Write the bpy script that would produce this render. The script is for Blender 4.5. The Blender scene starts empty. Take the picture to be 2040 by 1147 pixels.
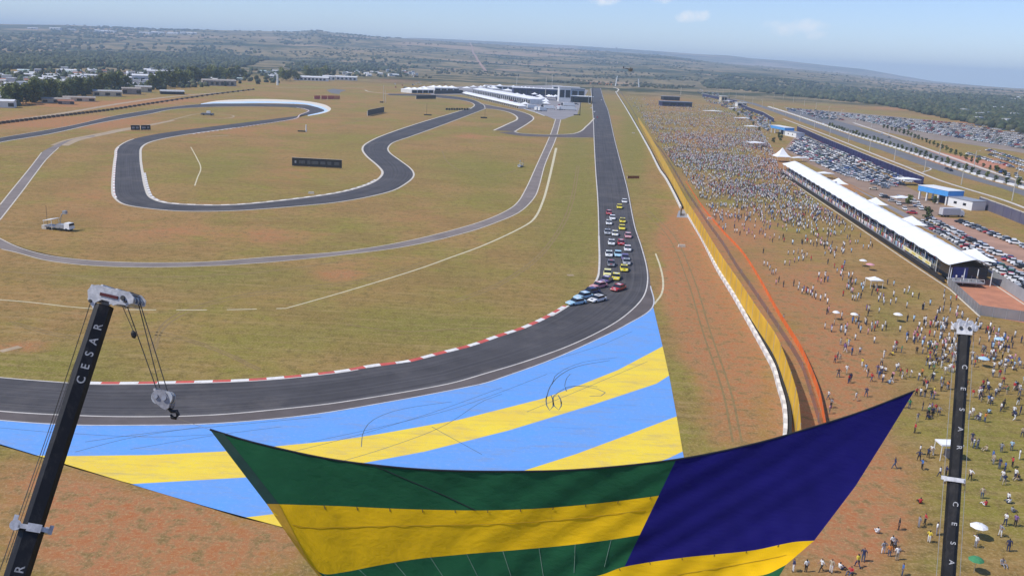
import bpy, bmesh, math, random
import numpy as np
from mathutils import Vector, Matrix
random.seed(7); rng = np.random.default_rng(7)
SC = bpy.context.scene; COL = SC.collection
R = math.radians
# ---------------------------------------------------------------- camera
H = 56.0; FPX = 1800.0; ROLL = R(2.7)
_d = (573.5-(122+(1020-1181)*math.tan(ROLL)))*math.cos(ROLL)
PITCH = math.atan(_d/FPX)
CR = Matrix.Rotation(math.pi/2-PITCH, 3, 'X') @ Matrix.Rotation(ROLL, 3, 'Z')
CRN = np.array(CR); CO = np.array([0., 0., H])
cam_d = bpy.data.cameras.new('camera'); cam = bpy.data.objects.new('camera', cam_d); COL.objects.link(cam)
cam.matrix_world = Matrix.Translation((0, 0, H)) @ CR.to_4x4()
cam_d.sensor_width = 36; cam_d.lens = FPX/2040*36; cam_d.clip_start = 0.5; cam_d.clip_end = 60000
SC.camera = cam
# ---------------------------------------------------------------- world, sun, exposure
SUN_EL = R(53); SUN_AZ = math.radians(196)          # direction towards the sun in the xy plane
sd = Vector((math.cos(SUN_AZ)*math.cos(SUN_EL), math.sin(SUN_AZ)*math.cos(SUN_EL), math.sin(SUN_EL)))
W = bpy.data.worlds.new("World"); SC.world = W; W.use_nodes = True
nt = W.node_tree; nt.nodes.clear()
out = nt.nodes.new('ShaderNodeOutputWorld'); bg = nt.nodes.new('ShaderNodeBackground')
sky = nt.nodes.new('ShaderNodeTexSky'); sky.sky_type = 'NISHITA'; sky.sun_disc = False
sky.sun_elevation = SUN_EL; sky.sun_rotation = math.atan2(sd.x, sd.y) % (2*math.pi)
sky.altitude = 700; sky.air_density = 1.0; sky.dust_density = 0.15; sky.ozone_density = 2.0
bg.inputs[1].default_value = 0.117
tc = nt.nodes.new('ShaderNodeTexCoord')
def wmath(op, a, b=None, c=None):
    n = nt.nodes.new('ShaderNodeMath'); n.operation = op
    for i, v in enumerate((a, b, c)):
        if v is None: continue
        if isinstance(v, (int, float)): n.inputs[i].default_value = v
        else: nt.links.new(v, n.inputs[i])
    return n.outputs[0]
nz = nt.nodes.new('ShaderNodeTexNoise'); nz.inputs['Scale'].default_value = 55; nz.inputs['Detail'].default_value = 8; nz.inputs['Roughness'].default_value = .68
nt.links.new(tc.outputs['Generated'], nz.inputs['Vector'])
cloud = None
for px, py, rx, ry, amt in ((1378, 33, 34, 11, .75), (1588, 56, 55, 13, .55), (1628, 70, 22, 8, .4), (1203, 1, 34, 9, .75), (1320, -5, 26, 10, .5), (1120, -22, 55, 14, .6), (1545, 50, 25, 8, .35)):
    r = CR @ Vector(((px-1020)/FPX, -(py-573.5)/FPX, -1)); k = r.length; r.normalize()
    ax = CR @ Vector((1, 0, 0)); ay = CR @ Vector((0, 1, 0))
    def dist(axis, rad):
        s = nt.nodes.new('ShaderNodeVectorMath'); s.operation = 'SUBTRACT'; nt.links.new(tc.outputs['Generated'], s.inputs[0]); s.inputs[1].default_value = r
        dd = nt.nodes.new('ShaderNodeVectorMath'); dd.operation = 'DOT_PRODUCT'; nt.links.new(s.outputs[0], dd.inputs[0]); dd.inputs[1].default_value = axis
        q = wmath('DIVIDE', dd.outputs['Value'], rad/FPX/k*1.25); return wmath('MULTIPLY', q, q)
    f = wmath('ADD', dist(ax, rx), dist(ay, ry))
    f = wmath('SUBTRACT', 1.0, f); f = wmath('MAXIMUM', f, -3.0)
    nn = wmath('MULTIPLY_ADD', nz.outputs['Fac'], 3.4, -1.9)
    f = wmath('MINIMUM', wmath('MAXIMUM', wmath('MULTIPLY', wmath('ADD', f, nn), .9), 0.0), 1.0)
    f = wmath('MULTIPLY', f, amt)
    cloud = f if cloud is None else wmath('MAXIMUM', cloud, f)
mx = nt.nodes.new('ShaderNodeMix'); mx.data_type = 'RGBA'
sx = nt.nodes.new('ShaderNodeSeparateXYZ'); cx = nt.nodes.new('ShaderNodeCombineXYZ'); nt.links.new(tc.outputs['Generated'], sx.inputs[0]); nt.links.new(sx.outputs[0], cx.inputs[0]); nt.links.new(sx.outputs[1], cx.inputs[1]); nt.links.new(wmath('MAXIMUM', sx.outputs[2], .012), cx.inputs[2]); nt.links.new(cx.outputs[0], sky.inputs[0])   # the sky meets the land without a dark rim
tint = nt.nodes.new('ShaderNodeMix'); tint.data_type = 'RGBA'; tint.blend_type = 'MULTIPLY'; tint.inputs[0].default_value = 1; tint.inputs[7].default_value = (.86, .95, 1.24, 1); nt.links.new(sky.outputs[0], tint.inputs[6])
nt.links.new(cloud, mx.inputs[0]); nt.links.new(tint.outputs[2], mx.inputs[6]); mx.inputs[7].default_value = (8.2, 8.3, 8.6, 1)
nt.links.new(mx.outputs[2], bg.inputs[0]); nt.links.new(bg.outputs[0], out.inputs[0])
sl = bpy.data.lights.new('sun', 'SUN'); sl.energy = 3.9; sl.angle = R(.5); sl.color = (1, .955, .88)
so = bpy.data.objects.new('sun', sl); COL.objects.link(so); so.rotation_euler = sd.to_track_quat('Z', 'Y').to_euler()
SC.view_settings.view_transform = 'Standard'; SC.view_settings.look = 'None'; SC.view_settings.gamma = 1; SC.view_settings.exposure = 0.08
SC.cycles.volume_bounces = 1; SC.cycles.max_bounces = 6; SC.cycles.transparent_max_bounces = 12
# ---------------------------------------------------------------- projection helpers (photo pixels 2040x1147 -> ground)
def ray(px, py): return CRN @ np.array([(px-1020)/FPX, -(py-573.5)/FPX, -1.0])
def G(px, py, z=0.0):
    r = ray(px, py); return CO + r*((z-H)/r[2])
def G2(px, py): g = G(px, py); return (g[0], g[1])
def PZ(px, py, zc): return CO + ray(px, py)*zc
def projn(P):
    c = (np.asarray(P)-CO) @ CRN; return 1020+FPX*c[..., 0]/-c[..., 2], 573.5-FPX*c[..., 1]/-c[..., 2]
def smooth(a, b, x): t = np.clip((x-a)/(b-a), 0, 1); return t*t*(3-2*t)
def vnoise(x, y, s, seed=0):
    x = np.asarray(x)/s; y = np.asarray(y)/s; xi = np.floor(x).astype(np.int64); yi = np.floor(y).astype(np.int64); fx = x-xi; fy = y-yi
    def h(a, b):
        n = (a*374761393+b*668265263+seed*974634777) & 0x7fffffff; n = ((n ^ (n >> 13))*1274126177) & 0x7fffffff; return (n ^ (n >> 16))/0x7fffffff
    fx = fx*fx*(3-2*fx); fy = fy*fy*(3-2*fy)
    return (h(xi, yi)*(1-fx)+h(xi+1, yi)*fx)*(1-fy)+(h(xi, yi+1)*(1-fx)+h(xi+1, yi+1)*fx)*fy
def prof(pts):
    a = []
    for p in pts:
        r = ray(*p); a.append((math.atan2(r[0], r[1]), r[2]/math.hypot(r[0], r[1])))
    a = np.array(a); return a[:, 0], a[:, 1]
R1 = prof([(-300, 42), (0, 49), (120, 51), (300, 59), (500, 63), (590, 66), (632, 63), (662, 68), (820, 79), (1000, 91), (1150, 100), (1330, 113), (1450, 127), (1560, 136), (1700, 149), (1830, 163), (2040, 177), (2300, 192)])
R2 = prof([(-300, 52), (600, 70), (760, 80), (820, 76), (900, 79), (1000, 84), (1150, 92), (1228, 97), (1330, 104), (1400, 109), (1450, 111), (1500, 117), (1560, 121), (1650, 131), (1720, 138), (1800, 152), (1860, 162), (2040, 179), (2300, 196)])
def terrain(x, y):
    x = np.asarray(x, float); y = np.asarray(y, float); r = np.hypot(x, y)+1e-6; az = np.arctan2(x, y)
    front = smooth(-.5, .3, y/r)
    h1 = H+9000*np.interp(az, *R1); h2 = H+14000*np.interp(az, *R2)
    b = 26*(vnoise(x, y, 900, 1)-.5)+14*(vnoise(x, y, 370, 2)-.5)
    z = b*smooth(2300, 4200, r)*(1-.7*smooth(6000, 8500, r))
    z = z+smooth(2600, 9000, r)*h1*front
    z = np.where(r > 9000, h1*front+(h2*front-h1*front)*smooth(10500, 14000, r)-40*smooth(9000, 9800, r)*(1-smooth(10500, 13500, r)), z)
    z = np.where(r > 14000, z-(r-14000)*.02, z)
    return z
# ---------------------------------------------------------------- materials
def nodes(name):
    m = bpy.data.materials.new(name); m.use_nodes = True; t = m.node_tree; b = t.nodes['Principled BSDF']; return m, t, b
def setv(b, **k):
    for a, v in k.items(): b.inputs[a].default_value = v
def rgb(c): return (c[0], c[1], c[2], 1)
_mats = {}
def mat(name, c, rough=.6, var=.15, scale=3.0, metal=0.0, c2=None, spec=.5):
    """procedural paint / cloth / concrete: base colour broken up by two noises"""
    if name in _mats: return _mats[name]
    m, t, b = nodes(name); setv(b, Roughness=rough, Metallic=metal); b.inputs['Specular IOR Level'].default_value = spec
    g = t.nodes.new('ShaderNodeTexCoord'); n = t.nodes.new('ShaderNodeTexNoise'); n.inputs['Scale'].default_value = scale; n.inputs['Detail'].default_value = 6; n.inputs['Roughness'].default_value = .65
    t.links.new(g.outputs['Object'], n.inputs['Vector'])
    r = t.nodes.new('ShaderNodeValToRGB'); r.color_ramp.elements[0].position = .3; r.color_ramp.elements[1].position = .7
    lo = c2 or tuple(v*(1-var) for v in c); hi = c if c2 else tuple(min(1, v*(1+var*.6)) for v in c)
    r.color_ramp.elements[0].color = rgb(lo); r.color_ramp.elements[1].color = rgb(hi)
    t.links.new(n.outputs['Fac'], r.inputs[0]); t.links.new(r.outputs[0], b.inputs['Base Color'])
    _mats[name] = m; return m
def attr_mat(name, rough=.7, leaf=False):
    m, t, b = nodes(name); setv(b, Roughness=rough)
    a = t.nodes.new('ShaderNodeAttribute'); a.attribute_name = 'Col'
    g = t.nodes.new('ShaderNodeTexCoord'); n = t.nodes.new('ShaderNodeTexNoise'); n.inputs['Scale'].default_value = .35 if leaf else 2; n.inputs['Detail'].default_value = 5
    t.links.new(g.outputs['Object'], n.inputs['Vector'])
    h = t.nodes.new('ShaderNodeHueSaturation'); mr = t.nodes.new('ShaderNodeMapRange'); mr.inputs[1].default_value = .3; mr.inputs[2].default_value = .7; mr.inputs[3].default_value = .6; mr.inputs[4].default_value = 1.35
    t.links.new(n.outputs['Fac'], mr.inputs[0]); t.links.new(mr.outputs[0], h.inputs['Value']); t.links.new(a.outputs['Color'], h.inputs['Color']); t.links.new(h.outputs[0], b.inputs['Base Color'])
    return m
def leaf_mat(name, c, c2):
    m, t, b = nodes(name); setv(b, Roughness=.75); b.inputs['Specular IOR Level'].default_value = .2
    g = t.nodes.new('ShaderNodeNewGeometry'); r = t.nodes.new('ShaderNodeValToRGB'); r.color_ramp.elements[0].color = rgb(c); r.color_ramp.elements[1].color = rgb(c2)
    t.links.new(g.outputs['Random Per Island'], r.inputs[0])
    oi = t.nodes.new('ShaderNodeObjectInfo'); h = t.nodes.new('ShaderNodeHueSaturation'); mr = t.nodes.new('ShaderNodeMapRange'); mr.inputs[3].default_value = .75; mr.inputs[4].default_value = 1.25
    t.links.new(oi.outputs['Random'], mr.inputs[0]); t.links.new(mr.outputs[0], h.inputs['Value']); t.links.new(r.outputs[0], h.inputs['Color']); t.links.new(h.outputs[0], b.inputs['Base Color'])
    return m
def net_mat(name, c, alpha, rough=.7):
    m, t, b = nodes(name); setv(b, Roughness=rough, Alpha=alpha)
    g = t.nodes.new('ShaderNodeTexCoord'); n = t.nodes.new('ShaderNodeTexNoise'); n.inputs['Scale'].default_value = .25; n.inputs['Detail'].default_value = 7; t.links.new(g.outputs['Object'], n.inputs['Vector'])
    r = t.nodes.new('ShaderNodeValToRGB'); r.color_ramp.elements[0].position = .3; r.color_ramp.elements[1].position = .7; r.color_ramp.elements[0].color = rgb([v*.72 for v in c]); r.color_ramp.elements[1].color = rgb(c)
    t.links.new(n.outputs['Fac'], r.inputs[0]); t.links.new(r.outputs[0], b.inputs['Base Color']); return m
M_white = mat('white_paint', (.8, .8, .78), .5, .08)
M_cream = mat('cream_concrete', (.62, .56, .46), .8, .2, .8)
M_grey = mat('grey_steel', (.38, .39, .41), .45, .15, 2, .3)
M_black = mat('black_gloss_paint', (.010, .009, .009), .42, .3, 2, spec=.3)
M_blackm = mat('black_board', (.014, .014, .016), .6, .3, 1)
M_rubber = mat('black_rubber', (.02, .02, .02), .8, .3, 5)
M_glass = mat('dark_window_glass', (.02, .025, .035), .12, .2, 1)
M_asph = mat('track_asphalt', (.088, .083, .083), .85, .25, .06)
M_navy = mat('navy_painted_wall', (.018, .016, .085), .55, .3, .2)
M_blue = mat('bright_blue_paint', (.08, .33, .72), .5, .1, .5)
M_tent = mat('white_tent_fabric', (.86, .86, .85), .6, .05, .3)
M_tile = mat('terracotta_roof', (.36, .16, .09), .8, .3, 1)
M_brown = mat('weathered_concrete', (.34, .30, .26), .85, .3, .5)
# ---------------------------------------------------------------- mesh helpers
class MB:
    def __init__(s): s.v = []; s.f = []; s.m = []
    def add(s, v, f, m=0):
        o = len(s.v); s.v += [tuple(map(float, p)) for p in v]
        for q in f: s.f.append(tuple(i+o for i in q)); s.m.append(m)
    def box(s, c, d, rz=0, m=0, taper=1.0):
        x, y, z = d[0]/2, d[1]/2, d[2]/2; cs, sn = math.cos(rz), math.sin(rz); v = []
        for k in (-1, 1):
            q = taper if k > 0 else 1
            for i, j in ((-1, -1), (1, -1), (1, 1), (-1, 1)):
                a, b = i*x*q, j*y*q; v.append((c[0]+a*cs-b*sn, c[1]+a*sn+b*cs, c[2]+k*z))
        s.add(v, [(3, 2, 1, 0), (4, 5, 6, 7), (0, 1, 5, 4), (1, 2, 6, 5), (2, 3, 7, 6), (3, 0, 4, 7)], m)
    def loft(s, rings, m=0, cap=True, closed=True):
        n = len(rings[0]); v = [p for r in rings for p in r]; f = []
        for i in range(len(rings)-1):
            for j in range(n if closed else n-1):
                k = (j+1) % n; f.append((i*n+j, i*n+k, (i+1)*n+k, (i+1)*n+j))
        if cap: f.append(tuple(range(n-1, -1, -1))); f.append(tuple((len(rings)-1)*n+j for j in range(n)))
        s.add(v, f, m)
    def tube(s, pts, r, n=6, m=0):
        pts = [Vector(p) for p in pts]; rings = []
        for i, p in enumerate(pts):
            t = (pts[min(i+1, len(pts)-1)]-pts[max(i-1, 0)]).normalized(); a = t.cross(Vector((0, 0, 1)) if abs(t.z) < .95 else Vector((1, 0, 0))).normalized(); b = t.cross(a)
            rr = r[i] if isinstance(r, (list, tuple)) else r
            rings.append([p+(a*math.cos(q)+b*math.sin(q))*rr for q in [2*math.pi*j/n for j in range(n)]])
        s.loft(rings, m)
    def pyramid(s, c, w, d, z0, z1, rz=0, m=0, top=.04, sag=.25):
        rings = []
        for k in (0, .35, .7, 1):
            q = 1-(1-top)*k; z = z0+(z1-z0)*(k**1.5); cs, sn = math.cos(rz), math.sin(rz)
            rings.append([(c[0]+i*w/2*q*cs-j*d/2*q*sn, c[1]+i*w/2*q*sn+j*d/2*q*cs, z) for i, j in ((-1, -1), (1, -1), (1, 1), (-1, 1))])
        s.loft(rings, m)
    def build(s, name, mats, parent=None, smooth=False):
        me = bpy.data.meshes.new(name); me.from_pydata(s.v, [], s.f)
        for m in (mats if isinstance(mats, (list, tuple)) else [mats]): me.materials.append(m)
        me.polygons.foreach_set('material_index', s.m)
        if smooth: me.polygons.foreach_set('use_smooth', [True]*len(me.polygons))
        me.update(); o = bpy.data.objects.new(name, me); COL.objects.link(o)
        if parent: o.parent = parent
        return o
def tag(o, label=None, cat=None, group=None, kind=None):
    if label: o['label'] = label
    if cat: o['category'] = cat
    if group: o['group'] = group
    if kind: o['kind'] = kind
    return o
def empty(name, loc=(0, 0, 0), rz=0, label=None, cat=None, group=None):
    o = bpy.data.objects.new(name, None); COL.objects.link(o); o.location = loc; o.rotation_euler = (0, 0, rz); o.empty_display_size = .5
    return tag(o, label, cat, group)
def copy_tree(o, parent=None):
    c = o.copy(); COL.objects.link(c); c.parent = parent
    for ch in o.children: copy_tree(ch, c)
    return c
def catmull(pts, n=8):
    pts = [np.array(p, float) for p in pts]; out = []
    for i in range(len(pts)-1):
        p0 = pts[max(i-1, 0)]; p1 = pts[i]; p2 = pts[i+1]; p3 = pts[min(i+2, len(pts)-1)]
        # centripetal-ish: clamp tangents by segment length
        L = np.linalg.norm(p2-p1); m1 = (p2-p0); m2 = (p3-p1)
        m1 = m1/(np.linalg.norm(m1)+1e-9)*L; m2 = m2/(np.linalg.norm(m2)+1e-9)*L
        for k in range(n):
            t = k/n; out.append((2*t**3-3*t**2+1)*p1+(t**3-2*t**2+t)*m1+(-2*t**3+3*t**2)*p2+(t**3-t**2)*m2)
    out.append(pts[-1]); return np.array(out)
def gl(px, n=8): return catmull([G2(*p) for p in px], n)          # smooth ground polyline from photo pixels
def resample(P, n=None, step=None):
    d = np.r_[0, np.cumsum(np.linalg.norm(np.diff(P, axis=0), axis=1))]
    if step: n = max(2, int(d[-1]/step)+1)
    s = np.linspace(0, d[-1], n); return np.stack([np.interp(s, d, P[:, k]) for k in range(P.shape[1])], 1)
def strip(name, A, B, z, m, n=120, kind='structure'):
    A = resample(A, n); B = resample(B, n); mb = MB()
    mb.add([(p[0], p[1], z) for p in A]+[(p[0], p[1], z) for p in B], [(i, i+1, n+i+1, n+i) for i in range(n-1)])
    o = mb.build(name, m); tag(o, kind=kind); return o
def normals(P):
    t = np.gradient(P, axis=0); t /= np.linalg.norm(t, axis=1)[:, None]+1e-9; return np.stack([-t[:, 1], t[:, 0]], 1)
def line_into(mb, P, w, z, m=0, w2=None, dash=None):
    P = resample(P, step=2.0); N = normals(P); n = len(P); ww = np.linspace(w, w if w2 is None else w2, n)[:, None]/2
    A = P+N*ww; B = P-N*ww
    fs = [(i, i+1, n+i+1, n+i) for i in range(n-1) if not dash or dash(i)]
    mb.add([(p[0], p[1], z) for p in A]+[(p[0], p[1], z) for p in B], fs, m)
def poly_sheet(name, P, z, m, kind='structure'):
    from mathutils.geometry import tessellate_polygon
    vs = [Vector((p[0], p[1], 0)) for p in P]; fs = [tuple(f) for f in tessellate_polygon([vs])]; mb = MB()
    for f in fs:
        a, b_, c = (vs[i] for i in f); cr = (b_-a).cross(c-a).z
        if abs(cr) < 1e-6: continue
        mb.add([(q.x, q.y, z) for q in ((a, b_, c) if cr > 0 else (a, c, b_))], [(0, 1, 2)])
    return tag(mb.build(name, m), kind=kind)
def in_poly(x, y, poly):
    c = False; j = len(poly)-1
    for i in range(len(poly)):
        xi, yi = poly[i]; xj, yj = poly[j]
        if (yi > y) != (yj > y) and x < (xj-xi)*(y-yi)/(yj-yi+1e-12)+xi: c = not c
        j = i
    return c
def sample_poly(poly, n):
    xs = [p[0] for p in poly]; ys = [p[1] for p in poly]; o = []
    while len(o) < n:
        x = random.uniform(min(xs), max(xs)); y = random.uniform(min(ys), max(ys))
        if in_poly(x, y, poly): o.append((x, y))
    return o
def scatter(name, bv, bf, pos, rz, sc, col, fixed, m, kind='stuff', jitter=0.0):
    """one mesh made of many copies of a small base mesh; fixed[i] = vertex colour or None (instance colour)"""
    bv = np.array(bv, float); nv = len(bv); n = len(pos); pos = np.array(pos, float); rz = np.array(rz); sc = np.array(sc, float)
    if sc.ndim == 1: sc = np.repeat(sc[:, None], 3, 1)
    V = bv[None]*sc[:, None, :]
    if jitter: V = V+rng.normal(0, 1, V.shape)*jitter*sc[:, None, :]
    c, s = np.cos(rz)[:, None], np.sin(rz)[:, None]
    X = V[..., 0]*c-V[..., 1]*s+pos[:, None, 0]; Y = V[..., 0]*s+V[..., 1]*c+pos[:, None, 1]; Z = V[..., 2]+pos[:, None, 2]
    V = np.stack([X, Y, Z], -1).reshape(-1, 3)
    lens = np.array([len(f) for f in bf]); flat = np.concatenate([np.array(f) for f in bf])
    LI = (flat[None]+(np.arange(n)*nv)[:, None]).reshape(-1); lt = np.tile(lens, n); ls = np.r_[0, np.cumsum(lt)[:-1]]
    me = bpy.data.meshes.new(name); me.vertices.add(len(V)); me.vertices.foreach_set('co', V.reshape(-1)); me.loops.add(len(LI)); me.loops.foreach_set('vertex_index', LI.astype(np.int32))
    me.polygons.add(len(lt)); me.polygons.foreach_set('loop_start', ls.astype(np.int32)); me.polygons.foreach_set('loop_total', lt.astype(np.int32))
    me.update(calc_edges=True); me.validate()
    C = np.ones((n, nv, 4)); C[:, :, :3] = np.array(col)[:, None, :]
    for i, fc in enumerate(fixed or []):
        if fc is not None: C[:, i, :3] = fc
    at = me.attributes.new('Col', 'FLOAT_COLOR', 'POINT'); at.data.foreach_set('color', C.reshape(-1))
    me.materials.append(m); o = bpy.data.objects.new(name, me); COL.objects.link(o); return tag(o, kind=kind)
def ico(sub):
    bm = bmesh.new(); bmesh.ops.create_icosphere(bm, subdivisions=sub, radius=1); v = [tuple(p.co) for p in bm.verts]; f = [tuple(q.index for q in p.verts) for p in bm.faces]; bm.free(); return v, f
ORD = ['nearest', 'second nearest', 'third nearest', 'fourth nearest', 'fifth nearest', 'sixth nearest', 'seventh nearest', 'eighth nearest', 'ninth nearest', 'tenth nearest']
def ordinal(i):
    if i < 10: return ORD[i]
    n = i+1; suf = 'th' if 10 <= n % 100 <= 20 else {1: 'st', 2: 'nd', 3: 'rd'}.get(n % 10, 'th'); return '%d%s nearest' % (n, suf)
# ================================================================ GROUND
def ground():
    rr = [0.0]+list(np.geomspace(12, 24000, 330)); a = np.r_[np.arange(-180, -40, 4.0), np.arange(-40, 40, .28), np.arange(40, 180.1, 4.0)]; a = np.radians(a)
    na = len(a); A, RR = np.meshgrid(a, rr[1:]); X = RR*np.sin(A); Y = RR*np.cos(A); Z = terrain(X, Y)
    V = np.concatenate([[[0, 0, 0]], np.stack([X, Y, Z], -1).reshape(-1, 3)]); nr = len(rr)-1
    F = [(0, 1+j+1, 1+j) for j in range(na-1)]
    i, j = np.meshgrid(np.arange(nr-1), np.arange(na-1), indexing='ij'); q = 1+i*na+j
    Q = np.stack([q, q+1, q+na+1, q+na], -1).reshape(-1, 4)
    me = bpy.data.meshes.new('ground'); me.from_pydata(V.tolist(), [], F+Q[:, ::-1].tolist() if False else F+Q.tolist())
    me.update()
    if me.polygons[len(F)+5].normal.z < 0: me.flip_normals()
    px, py = projn(np.c_[V[:, :2], np.zeros(len(V))]); ok = V[:, 1] > 5
    soil = np.zeros(len(V)); green = np.zeros(len(V))
    S = [(1390, 560, 60, 130, 1.1), (1440, 770, 70, 130, .7), (1390, 460, 70, 30, .6), (1480, 460, 90, 40, .55), (1600, 560, 110, 60, .5), (1640, 700, 130, 120, .6), (1640, 1000, 130, 160, .6), (1800, 1000, 60, 100, .3),
         (1930, 325, 80, 12, 1.2), (1860, 312, 40, 10, .9), (330, 1090, 320, 80, 1.05), (120, 250, 300, 16, .4), (160, 400, 120, 40, .35), (540, 300, 220, 30, .25), (1340, 480, 25, 60, .4), (80, 960, 140, 70, .45), (250, 1000, 160, 40, .4), (700, 200, 120, 10, .4), (230, 330, 60, 60, .3), (560, 470, 200, 25, .3), (1500, 620, 50, 120, .3), (1690, 900, 120, 200, .35), (930, 272, 55, 8, .6), (560, 350, 130, 30, .35), (500, 260, 160, 12, .4), (330, 460, 200, 30, .38), (130, 240, 160, 10, .8), (170, 208, 150, 6, 1.1), (330, 200, 100, 5, .8), (40, 690, 70, 14, .6), (680, 548, 70, 18, .55),
         (740, 520, 120, 14, .35), (860, 430, 150, 25, .3), (1550, 330, 60, 40, .6), (1400, 280, 90, 40, .5), (1330, 200, 60, 10, .5), (1700, 370, 60, 25, .6), (1950, 470, 80, 25, .6), (1790, 200, 60, 6, .9), (1800, 216, 100, 6, .7), (1950, 245, 90, 5, .8), (620, 240, 90, 12, .4), (800, 160, 60, 6, .9), (1340, 590, 30, 60, .3), (560, 600, 120, 25, .25), (1700, 1080, 90, 50, .3), (1620, 860, 90, 80, .35), (1990, 350, 60, 20, .3)]
    Gn = [(1150, 400, 45, 190, 1.0), (120, 730, 220, 45, .7), (900, 650, 190, 45, .7), (420, 560, 300, 30, .5), (980, 380, 80, 60, .4), (300, 250, 90, 10, .6), (1150, 640, 50, 25, .7), (1262, 290, 26, 100, 1.0), (1760, 640, 50, 40, .6), (1960, 900, 70, 100, .6), (1870, 1120, 90, 40, .4), (460, 330, 120, 30, .5), (300, 540, 260, 20, .4), (950, 330, 120, 40, .35), (860, 207, 60, 10, .5), (1000, 240, 40, 10, .4), (1150, 228, 30, 12, .6), (1420, 290, 60, 40, .5), (1580, 660, 24, 60, .3), (1350, 700, 30, 80, .25), (700, 330, 60, 60, .3), (1080, 470, 60, 60, .35), (600, 680, 200, 40, .3), (1500, 560, 40, 60, .1)]
    for L, arr in ((S, soil), (Gn, green)):
        for x, y, rx, ry, w in L:
            arr += np.where(ok, w*np.exp(-((px-x)/rx)**2-((py-y)/ry)**2), 0)
    r = np.hypot(V[:, 0], V[:, 1]); far = smooth(1500, 2100, r+260*(vnoise(V[:, 0], V[:, 1], 160, 5)-.5))
    C = np.stack([np.clip(soil, 0, 1), np.clip(green, 0, 1), far, np.ones(len(V))], -1)
    at = me.attributes.new('Zone', 'FLOAT_COLOR', 'POINT'); at.data.foreach_set('color', C.reshape(-1))
    me.polygons.foreach_set('use_smooth', [True]*len(me.polygons))
    # material
    m, t, b = nodes('dry_grass_and_red_soil'); setv(b, Roughness=.95); b.inputs['Specular IOR Level'].default_value = .1
    L = t.links.new; N = t.nodes.new
    tcn = N('ShaderNodeTexCoord')
    def noise(s, d=6, ro=.6, vec=None):
        n = N('ShaderNodeTexNoise'); n.inputs['Scale'].default_value = s; n.inputs['Detail'].default_value = d; n.inputs['Roughness'].default_value = ro; L(vec or tcn.outputs['Object'], n.inputs['Vector']); return n.outputs['Fac']
    def mth(op, a, b_, c=None):
        n = N('ShaderNodeMath'); n.operation = op; n.use_clamp = False
        for k, v in enumerate((a, b_, c)):
            if v is None: continue
            if isinstance(v, (int, float)): n.inputs[k].default_value = v
            else: L(v, n.inputs[k])
        return n.outputs[0]
    def ss(v, lo, hi):
        n = N('ShaderNodeMapRange'); n.interpolation_type = 'SMOOTHSTEP'; n.inputs[1].default_value = lo; n.inputs[2].default_value = hi; L(v, n.inputs[0]); return n.outputs[0]
    def mix(f, a, b_):
        n = N('ShaderNodeMix'); n.data_type = 'RGBA'
        for k, v in ((0, f), (6, a), (7, b_)):
            if isinstance(v, tuple): n.inputs[k].default_value = rgb(v)
            elif isinstance(v, (int, float)): n.inputs[k].default_value = v
            else: L(v, n.inputs[k])
        return n.outputs[2]
    z = N('ShaderNodeAttribute'); z.attribute_name = 'Zone'; sp = N('ShaderNodeSeparateColor'); L(z.outputs['Color'], sp.inputs[0])
    n1, n2, n3, n4 = noise(.012, 7, .62), noise(.05, 8, .7), noise(.45, 8, .75), noise(2.2, 4, .8)
    mp = N('ShaderNodeMapping'); mp.inputs['Rotation'].default_value = (0, 0, .35); mp.inputs['Scale'].default_value = (.05, .6, 1); L(tcn.outputs['Object'], mp.inputs[0]); n5 = noise(1.0, 6, .7, mp.outputs[0])
    base = mix(ss(mth('MULTIPLY_ADD', n2, .5, mth('MULTIPLY', n1, .75)), .52, .72), (.232, .202, .038), (.345, .192, .074))
    base = mix(mth('MULTIPLY', ss(noise(.03, 9, .75), .44, .62), .65), base, (.225, .135, .046))
    gf = mth('ADD', mth('MULTIPLY', sp.outputs[1], .95), mth('MULTIPLY_ADD', n2, 1.6, -.85))
    base = mix(mth('MULTIPLY', ss(gf, -.1, .75), .9), base, (.185, .178, .032))
    base = mix(mth('MULTIPLY', ss(n5, .46, .66), .5), base, (.38, .265, .12))
    sf = mth('ADD', mth('MULTIPLY_ADD', sp.outputs[0], 1.25, -.50), mth('MULTIPLY_ADD', n2, 1.3, mth('MULTIPLY_ADD', n3, .9, -.85)))
    sfac = mth('MULTIPLY', ss(mth('ADD', sf, mth('MULTIPLY_ADD', n4, .5, -.25)), -.05, .55), .85)
    base = mix(sfac, base, mix(ss(n3, .35, .65), (.40, .130, .050), (.44, .250, .130)))
    base = mix(mth('MULTIPLY', ss(n3, .46, .64), .75), base, (.145, .105, .030))
    base = mix(mth('MULTIPLY', ss(n4, .48, .68), .55), base, (.50, .36, .17))
    # far country: dry pasture, scrub, woods
    f1, f2, f3, f4 = noise(.0011, 8, .62), noise(.006, 8, .7), noise(.03, 5, .8), noise(.00045, 4, .5)
    mp2 = N('ShaderNodeMapping'); mp2.inputs['Scale'].default_value = (.35, 1.6, 1); L(tcn.outputs['Object'], mp2.inputs[0]); f5 = noise(.0012, 6, .65, mp2.outputs[0])
    fb = mix(ss(f2, .4, .62), (.27, .205, .11), (.17, .135, .065))
    fb = mix(mth('MULTIPLY', ss(mth('ADD', f3, mth('MULTIPLY_ADD', f2, .8, -.4)), .46, .62), .8), fb, (.05, .062, .026))
    wood = mth('ADD', mth('MULTIPLY', f5, 1.0), mth('MULTIPLY_ADD', f2, .5, mth('MULTIPLY_ADD', f3, .35, -.42)))
    fb = mix(ss(wood, .50, .57), fb, mix(ss(f3, .35, .7), (.020, .034, .014), (.055, .07, .03)))
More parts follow.
